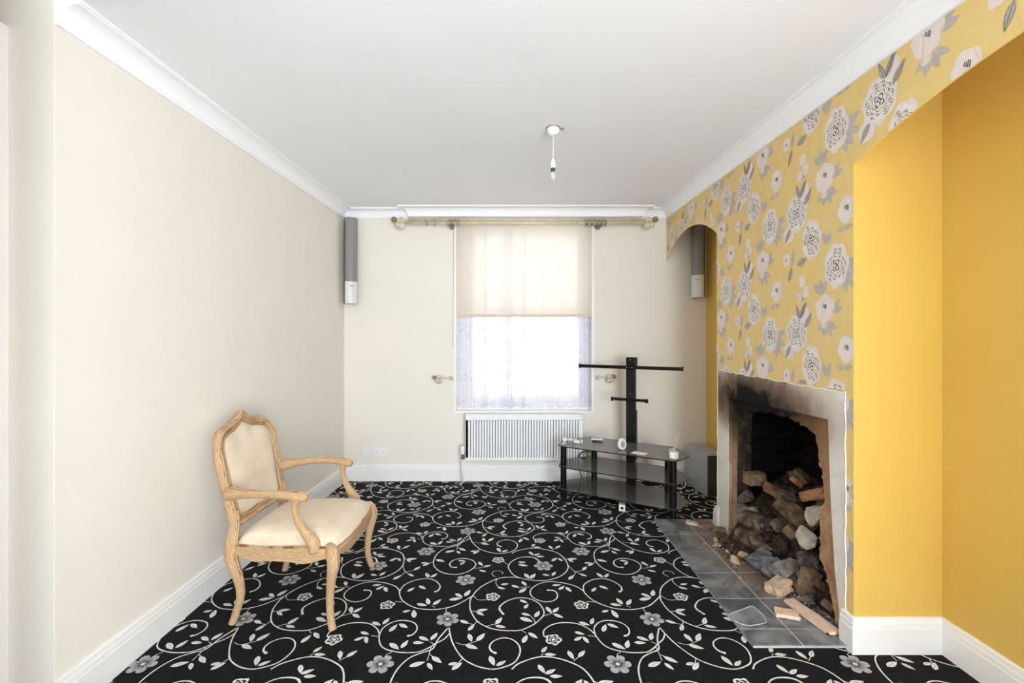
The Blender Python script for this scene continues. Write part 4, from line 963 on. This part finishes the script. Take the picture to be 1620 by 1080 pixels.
# egg-shaped clock
ck = thing('table_clock', 'small white egg-shaped clock on the glass shelf', 'clock', (.877, 3.63, ST), .25)
def egg(g, rx, rz, y0, y1, zc, n=26):
    g.prism([(rx * math.cos(a) * (1 - .10 * math.sin(a)), zc + rz * math.sin(a)) for a in [2 * PI * i / n for i in range(n)]], 'y', y0, y1); return g
cs = egg(G(), .035, .046, -.014, .014, .046).build('case', 'white_plastic', ck, bevel=.006, auto=40)
egg(G(), .020, .027, -.0165, -.013, .047).build('dial', 'face_grey', cs, bevel=.001)
g = G(); g.box(-.001, .001, -.0175, -.016, .047, .064); g.box(-.012, 0, -.0175, -.016, .046, .048); g.build('hands', 'print_ink', cs)['kind'] = 'stuff'
cd = G().box(-.055, .055, -.04, .04, 0, .0015).build('paper_card', 'card'); cd.location = (.985, 3.515, ST); cd.rotation_euler = (0, 0, -.62); tag(cd, 'blank white card lying flat on the glass shelf', 'card')
jar = thing('reed_diffuser', 'white labelled glass reed diffuser at the end of the shelf', 'diffuser', (1.195, 3.37, ST), .3)
G().lathe([(.034, 0), (.036, .004), (.036, .052), (.033, .060), (.016, .064), (.016, .074), (.0, .074)], n=28).build('jar', 'clear_jar', jar, auto=40)
g = G(); N = 20
for i in range(N + 1):
    a = -PI / 2 - 1.35 + 2.7 * i / N; g.v += [(.0366 * math.cos(a), .0366 * math.sin(a), .006), (.0366 * math.cos(a), .0366 * math.sin(a), .050)]
for i in range(N): g.f.append((2 * i, 2 * i + 2, 2 * i + 3, 2 * i + 1)); g.mi.append(0)
lbl = g.build('label', 'card', jar, smooth=True)
g = G()
for z, w in ((.040, .40), (.034, .55), (.026, .5), (.020, .3), (.014, .45)):
    vs = []; K = 8
    for i in range(K + 1):
        a = -PI / 2 - w + 2 * w * i / K; vs += [(.0371 * math.cos(a), .0371 * math.sin(a), z), (.0371 * math.cos(a), .0371 * math.sin(a), z + .0022)]
    g.add(vs, [(2 * i, 2 * i + 2, 2 * i + 3, 2 * i + 1) for i in range(K)])
g.build('label_print', 'print_ink', lbl)['kind'] = 'stuff'
for dx, dy in ((.062, .01), (.055, .03), (.048, -.012)): G().tube([(-.004 - dx * .1, 0, .01), (dx, dy, .20 - dx * .3)], .0017, 6).build('reed', 'reed', jar)
# odds and ends on the shelf
ad = thing('cable_adaptor', 'tangled white cable and plug at the left end of the shelf', 'cable', (.52, 3.88, ST), -.5)
G().lathe([(.012, 0), (.016, .003), (.016, .018), (.012, .024), (.010, .034), (0, .036)], (-.075, 0, 0), 18).build('plug', 'white_plastic', ad, auto=40)
g = G(); rq = random.Random(2); pts = [(-.06, 0, .02)] + [(-.04 + .11 * i / 13 + .012 * math.sin(i * 2.1), .022 * math.sin(i * 1.7), .010 + .010 * (1 + math.sin(i * 2.6))) for i in range(14)] + [(.085, -.01, .006)]
g.tube(catmull(pts, 5), .0055, 8); g.build('cable', 'white_plastic', ad, smooth=True)
g = G(); g.box(.02, .065, -.018, .018, 0, .022); g.build('transformer', 'white_plastic', ad, bevel=.004)
rm = thing('set_top_remote', 'pale grey remote propped on a coil near the column', 'remote', (.735, 3.93, ST), -.35)
g = G(); g.tube([(.042 * math.cos(a), .02 * math.sin(a), .005 + .002 * (i % 3)) for i, a in enumerate([2 * PI * k / 26 * 2 for k in range(27)])], .0035, 6); g.build('coil', 'speaker_back', rm, smooth=True)
g = G().box(-.05, .05, -.018, .018, .012, .026); g.build('body', 'white_plastic', rm, bevel=.004)
g = G().box(-.035, .03, -.0188, -.012, .0255, .0275); g.build('buttons', 'print_ink', rm)
tg = G().box(-.018, .018, -.012, .012, 0, .003).build('white_tag', 'card', bevel=.001); tg.location = (.437, 3.845, ST); tag(tg, 'tiny white tag on the left tip of the glass shelf', 'tag')
# white plug-in box on the carpet below
wb = thing('plug_box', 'small white box with a black hole on the carpet under the stand', 'plug box', (.855, 3.535, 0.0018), -.25)
g = G(); g.box(-.024, .024, -.045, .045, 0, .05); g.build('case', 'white_plastic', wb, bevel=.003)
G().lathe([(.011, 0), (.011, .003)], (0, -.0445, .026), 18, 'y').build('hole', 'black_plastic', wb)
# cables
def cable(name, pts, r, mat, label):
    o = G().tube(catmull(pts, 8), r, 8).build(name, mat, smooth=True); tag(o, label, 'cable')
cable('black_cable', [(.735, 4.247, .27), (.70, 4.20, .285), (.64, 4.13, .30), (.60, 4.10, .25), (.62, 4.12, .12), (.66, 4.15, .03), (.80, 4.14, .008), (1.0, 4.10, .008)], .005, 'black_plastic', 'black cable looping from the wall plate behind the stand')
cable('white_cable', [(1.20, 4.246, .19), (1.22, 4.20, .16), (1.26, 4.16, .08), (1.38, 4.10, .02), (1.46, 3.98, .02), (1.49, 3.92, .06), (1.50, 3.95, .12), (1.52, 4.0, .10), (1.51, 4.05, .02)], .005, 'white_plastic', 'white cable curling between the stand and the subwoofer')

# ---------------------------------------------------------------- subwoofer
sb = thing('subwoofer', 'grey box subwoofer on the floor in the far alcove', 'subwoofer', (1.69, 3.99, 0.0), math.radians(6))
G().box(-.085, .085, -.185, .19, .008, .362).build('cabinet', 'sub_grey', sb, bevel=.006)
G().box(-.078, .078, -.196, -.184, .016, .350).build('front_panel', 'sub_front', sb, bevel=.004)
for x in (-.06, .06):
    for y in (-.15, .15): G().lathe([(.014, 0), (.014, .01)], (x, y, 0), 12).build('foot', 'black_plastic', sb)

# ---------------------------------------------------------------- rubble heap
HT = 0.0172
def mound(x, y):
    start = 1.40 + 0.10 * max(0, min(1, (2.62 - y) / 0.35)) - 0.05 * math.exp(-((y - 2.80) / .12) ** 2)
    t = max(0, (x - start)); h = 0.52 * (1 - math.exp(-t * 3.4)) * (0.80 + 0.35 * (y - 2.1))
    return HT - 0.006 + h + (0.03 * noise.noise((x * 9, y * 9, 0)) if h > .02 else 0)
g = G(); nx, ny = 34, 50
for i in range(nx + 1):
    for j in range(ny + 1):
        x = 1.33 + (1.884 - 1.33) * i / nx; y = 2.06 + (2.975 - 2.06) * j / ny
        if x < XB + .12: y = 2.10 + (2.955 - 2.10) * j / ny
        g.v.append((x, y, mound(x, y) + rr.uniform(-.005, .005)))
for i in range(nx):
    for j in range(ny): a = i * (ny + 1) + j; g.f.append((a, a + ny + 1, a + ny + 2, a + 1)); g.mi.append(0)
hp = g.build('ash_heap', 'soil'); tag(hp, 'dark ash and dust heaped under the fireplace rubble', 'ash', kind='stuff')
def chunk(name, loc, size, rot, mat, seed, label, cat='rubble', group=None, shape='rock', rough=.22):
    r = random.Random(seed); bm = bmesh.new()
    if shape == 'rock':
        bmesh.ops.create_icosphere(bm, subdivisions=3, radius=.5)
        pl = [Vector((r.uniform(-1, 1), r.uniform(-1, 1), r.uniform(-1, 1))).normalized() for _ in range(12)]; hh = [r.uniform(.20, .36) for _ in pl]
        for v in bm.verts:
            for q, h_ in zip(pl, hh):
                d = v.co.dot(q) - h_
                if d > 0: v.co -= q * d
            v.co *= 1 + rough * .5 * noise.noise(v.co * 5.1 + Vector((seed, 0, 0)))
            v.co *= 1.45
    else:
        bmesh.ops.create_cube(bm, size=1); bmesh.ops.subdivide_edges(bm, edges=bm.edges, cuts=3, use_grid_fill=True)
        br = r.uniform(.1, .25)
        for v in bm.verts:
            c = v.co; q = sum(abs(k) > .45 for k in c)
            if q >= 2: v.co = c * r.uniform(.93, .99)
            if c.x > .2: v.co.x += br * noise.noise(Vector((c.y * 3 + seed, c.z * 3, 1)))
            v.co += Vector((r.uniform(-1, 1), r.uniform(-1, 1), r.uniform(-1, 1))) * rough * .06
    me = bpy.data.meshes.new(name); bm.to_mesh(me); bm.free(); me.materials.append(M[mat])
    me.transform(Matrix.Diagonal((*size, 1)))
    o = bpy.data.objects.new(name, me); C.objects.link(o); o.location = loc; o.rotation_euler = rot
    return tag(o, label, cat, group)
D = math.radians
B_ = dict(shape='block')
chunk('broken_brick', (1.50, 2.74, .205), (.25, .10, .065), (D(8), D(14), D(-58)), 'r_tan', 1, 'long tan broken brick with a pale ridge, upper of a leaning pair', **B_)
chunk('broken_brick', (1.455, 2.70, .125), (.24, .10, .065), (D(6), D(10), D(-56)), 'r_tan', 2, 'long tan broken brick, lower of the leaning pair in the rubble', **B_)
chunk('slate_slab', (1.425, 2.50, .075), (.22, .13, .03), (D(22), D(14), D(-62)), 'r_slate', 3, 'blue-grey slab sliding from the rubble onto the hearth', 'slab', **B_)
chunk('mortar_lump', (1.375, 2.345, .045), (.11, .085, .055), (D(5), D(-8), D(30)), 'r_sand', 4, 'pale sandy mortar lump resting on the hearth tiles at the slab end', shape='block', rough=.8)
chunk('stone', (1.60, 2.40, .405), (.13, .10, .085), (D(20), D(-20), D(20)), 'r_pale', 5, 'whitewashed stone highest at the right of the rubble', rough=.3)
chunk('stone', (1.56, 2.40, .275), (.10, .11, .085), (D(10), D(0), D(60)), 'r_pale', 6, 'whitish stone second from the top against the right jamb')
chunk('stone', (1.545, 2.375, .155), (.10, .11, .12), (D(0), D(20), D(10)), 'r_grey', 7, 'smooth light grey stone low against the right jamb')
chunk('broken_brick', (1.575, 2.53, .345), (.22, .085, .06), (D(30), D(36), D(-50)), 'r_tan', 8, 'tan broken brick leaning steeply at the upper right of the rubble', **B_)
chunk('stone', (1.49, 2.88, .225), (.10, .10, .09), (D(0), D(10), D(10)), 'r_slate', 9, 'square blue-grey stone at the left of the rubble', **B_)
chunk('stone', (1.50, 2.90, .325), (.11, .09, .08), (0, 0, D(20)), 'r_grey', 10, 'rounded grey stone above the square one at the left')
chunk('brick_stub', (1.56, 2.92, .43), (.12, .09, .075), (0, 0, D(5)), 'r_tan', 11, 'worn pinkish brick stub against the left jamb of the fireplace', **B_)
chunk('tile_shard', (1.60, 2.80, .395), (.10, .07, .022), (D(30), D(30), D(-20)), 'r_terra', 12, 'larger orange terracotta shard standing in the rubble', 'tile shard', **B_)
chunk('tile_shard', (1.70, 2.72, .47), (.06, .05, .03), (D(10), D(40), D(10)), 'r_terra', 13, 'small orange terracotta shard near the back of the rubble', 'tile shard', **B_)
chunk('stone', (1.58, 2.74, .30), (.21, .14, .06), (D(10), D(18), D(-40)), 'r_dark', 14, 'flat round sooty stone in the middle of the rubble')
chunk('broken_brick', (1.62, 2.42, .50), (.17, .08, .05), (D(10), D(-25), D(-80)), 'r_terra', 15, 'reddish broken brick lying near the top right of the rubble', **B_)
chunk('stone', (1.46, 2.43, .09), (.14, .10, .09), (D(20), D(0), D(-30)), 'r_grey', 16, 'grey brown stone behind the mortar lump')
chunk('stone', (1.495, 2.30, .09), (.07, .06, .14), (D(10), D(8), 0), 'r_tan', 17, 'upright tan fragment beside the right jamb near the floor', **B_)
chunk('stone', (1.51, 2.56, .17), (.12, .10, .09), (D(40), D(10), 0), 'r_dark', 18, 'black angular stone right of the leaning brick pair')
chunk('mortar_lump', (1.385, 3.03, .045), (.10, .08, .06), (0, 0, D(20)), 'r_tan', 19, 'brown mortar lump at the foot of the left plaster edge')
chunk('wood_chip', (1.27, 3.215, .026), (.075, .045, .014), (D(4), D(4), D(-25)), 'r_pale', 20, 'pale chip lying alone at the far hearth corner', 'chip', **B_)
chunk('wood_chip', (1.345, 3.16, .024), (.10, .06, .010), (0, D(2), D(30)), 'r_terra', 21, 'thin brown chip at the far end of the hearth by the skirting', 'chip', **B_)
mats = ['r_dark', 'r_dark', 'r_tan', 'r_grey', 'r_dark', 'r_tan']
labs = {'r_dark': 'soot-dark stone', 'r_tan': 'tan brick fragment', 'r_grey': 'plain grey stone'}
def where(x, y): return ('front', 'middle', 'back')[min(2, int((x - 1.46) / .127))] + ' ' + ('right', 'centre', 'left')[min(2, int((y - 2.16) / .257))]
q = random.Random(21); placed = []
tries = 0
while len(placed) < 62 and tries < 4000:
    tries += 1
    x = q.uniform(1.46, 1.84); y = q.uniform(2.16, 2.93); s = q.uniform(.05, .12)
    if any((x - a) ** 2 + (y - b) ** 2 < (0.33 * (s + c)) ** 2 for a, b, c in placed): continue
    placed.append((x, y, s)); m = q.choice(mats)
    chunk('broken_brick' if m == 'r_tan' else 'stone', (x, y, mound(x, y) + s * .12), (s * q.uniform(.9, 1.5), s * q.uniform(.7, 1.1), s * q.uniform(.5, .9)), (q.uniform(-.6, .6), q.uniform(-.6, .6), q.uniform(0, 6)), m, 100 + len(placed), labs[m] + ' at the ' + where(x, y) + ' of the fireplace rubble heap', group=labs[m] + 's, ' + where(x, y) + ' of the rubble', shape='block' if m == 'r_tan' else 'rock')
for i in range(26):   # small lumps spilled on the hearth
    a = q.uniform(0, 6.3); rd = q.uniform(0, 1) ** .6
    x = 1.355 + .085 * rd * math.cos(a); y = 2.78 + .18 * rd * math.sin(a); s = q.uniform(.022, .06)
    mm = q.choice(['r_tan', 'r_tan', 'r_dark', 'r_sand']); cl = {'r_tan': 'tan', 'r_dark': 'sooty', 'r_sand': 'pale sandy'}[mm]
    chunk('debris_lump', (x, y, HT + s * .25), (s, s * .9, s * .7), (q.uniform(-.5, .5), q.uniform(-.5, .5), q.uniform(0, 6)), mm, 300 + i, ('small ' if s < .04 else 'larger ') + cl + ' lump spilled on the hearth before the opening', group=('small ' if s < .04 else 'larger ') + cl + ' lumps on the hearth')
g = G()   # crumbs and grit
def crumb(x, y, z, s):
    vs = [(x + s * a * q.uniform(.6, 1.3), y + s * b * q.uniform(.6, 1.3), z + s * c * q.uniform(.6, 1.3)) for a, b, c in ((1, 0, 0), (-1, 0, 0), (0, 1, 0), (0, -1, 0), (0, 0, .8), (0, 0, -.4))]
    return vs, [(0, 2, 4), (2, 1, 4), (1, 3, 4), (3, 0, 4), (2, 0, 5), (1, 2, 5), (3, 1, 5), (0, 3, 5)]
gd = G()
for i in range(420):
    if i < 230: x, y = q.gauss(1.33, .05), q.gauss(2.78, .14); s = abs(q.gauss(0, .004)) + .0015
    else:
        t = q.random(); x, y = q.gauss(1.425 + .02 * t, .018), 2.45 - .45 * t + q.gauss(0, .03); s = abs(q.gauss(0, .005)) + .002
    if x < HX0 + .01 or x > 1.53 or y < HY0 + .02 or y > 3.15 or (x > 1.44 and not 2.06 < y < 2.95): continue
    vs, fs = crumb(x, y, HT + s * .3, s); (g if q.random() < .55 else gd).add(vs, fs)
tag(g.build('pale_grit', 'r_pale'), 'pale mortar crumbs scattered over the hearth', 'grit', kind='stuff')
tag(gd.build('dark_grit', 'r_dark'), 'dark soot crumbs scattered over the hearth', 'grit', kind='stuff')
# offcuts and plastic tray on the hearth
chunk('wood_offcut', (1.298, 2.150, HT + .009), (.10, .065, .017), (0, 0, D(-20)), 'pane_wood', 40, 'short pale timber offcut lying flat on the hearth', 'timber', shape='block', rough=.2)
chunk('wood_offcut', (1.400, 2.135, HT + .009), (.062, .265, .017), (0, 0, D(10)), 'pane_wood', 41, 'long pale timber strip lying beside the near jamb', 'timber', shape='block', rough=.2)
tr = thing('plastic_tray', 'crumpled clear plastic tray on the near hearth tiles', 'tray', (1.085, 2.105, HT), .35)
g = G(); N = 28; prof = [(.0, .001), (.78, .001), (.86, .006), (.93, .020), (1.0, .022), (1.0, .024), (.92, .022), (.84, .008), (.76, .003), (0, .003)]
for r, h in prof:
    for k in range(N):
        a = 2 * PI * k / N; c, s = math.cos(a), math.sin(a)
        ex = .085 * r * abs(c) ** .5 * (1 if c > 0 else -1); ey = .055 * r * abs(s) ** .5 * (1 if s > 0 else -1)
        g.v.append((ex + .004 * math.sin(3 * a) * r, ey + .004 * math.cos(2 * a) * r, h * (1 + .35 * math.sin(2 * a + .5))))
for i in range(len(prof) - 1):
    for k in range(N): k2 = (k + 1) % N; g.f.append((i * N + k, i * N + k2, (i + 1) * N + k2, (i + 1) * N + k)); g.mi.append(0)
g.build('shell', 'clear', tr, smooth=True)
G().tube([(.085 * abs(math.cos(a)) ** .5 * math.copysign(1, math.cos(a)) + .004 * math.sin(3 * a), .055 * abs(math.sin(a)) ** .5 * math.copysign(1, math.sin(a)) + .004 * math.cos(2 * a), .023 * (1 + .35 * math.sin(2 * a + .5))) for a in [2 * PI * k / 28 + .01 for k in range(28)]], .0022, 6, closed=True).build('rim', 'clear_rim', tr, smooth=True)
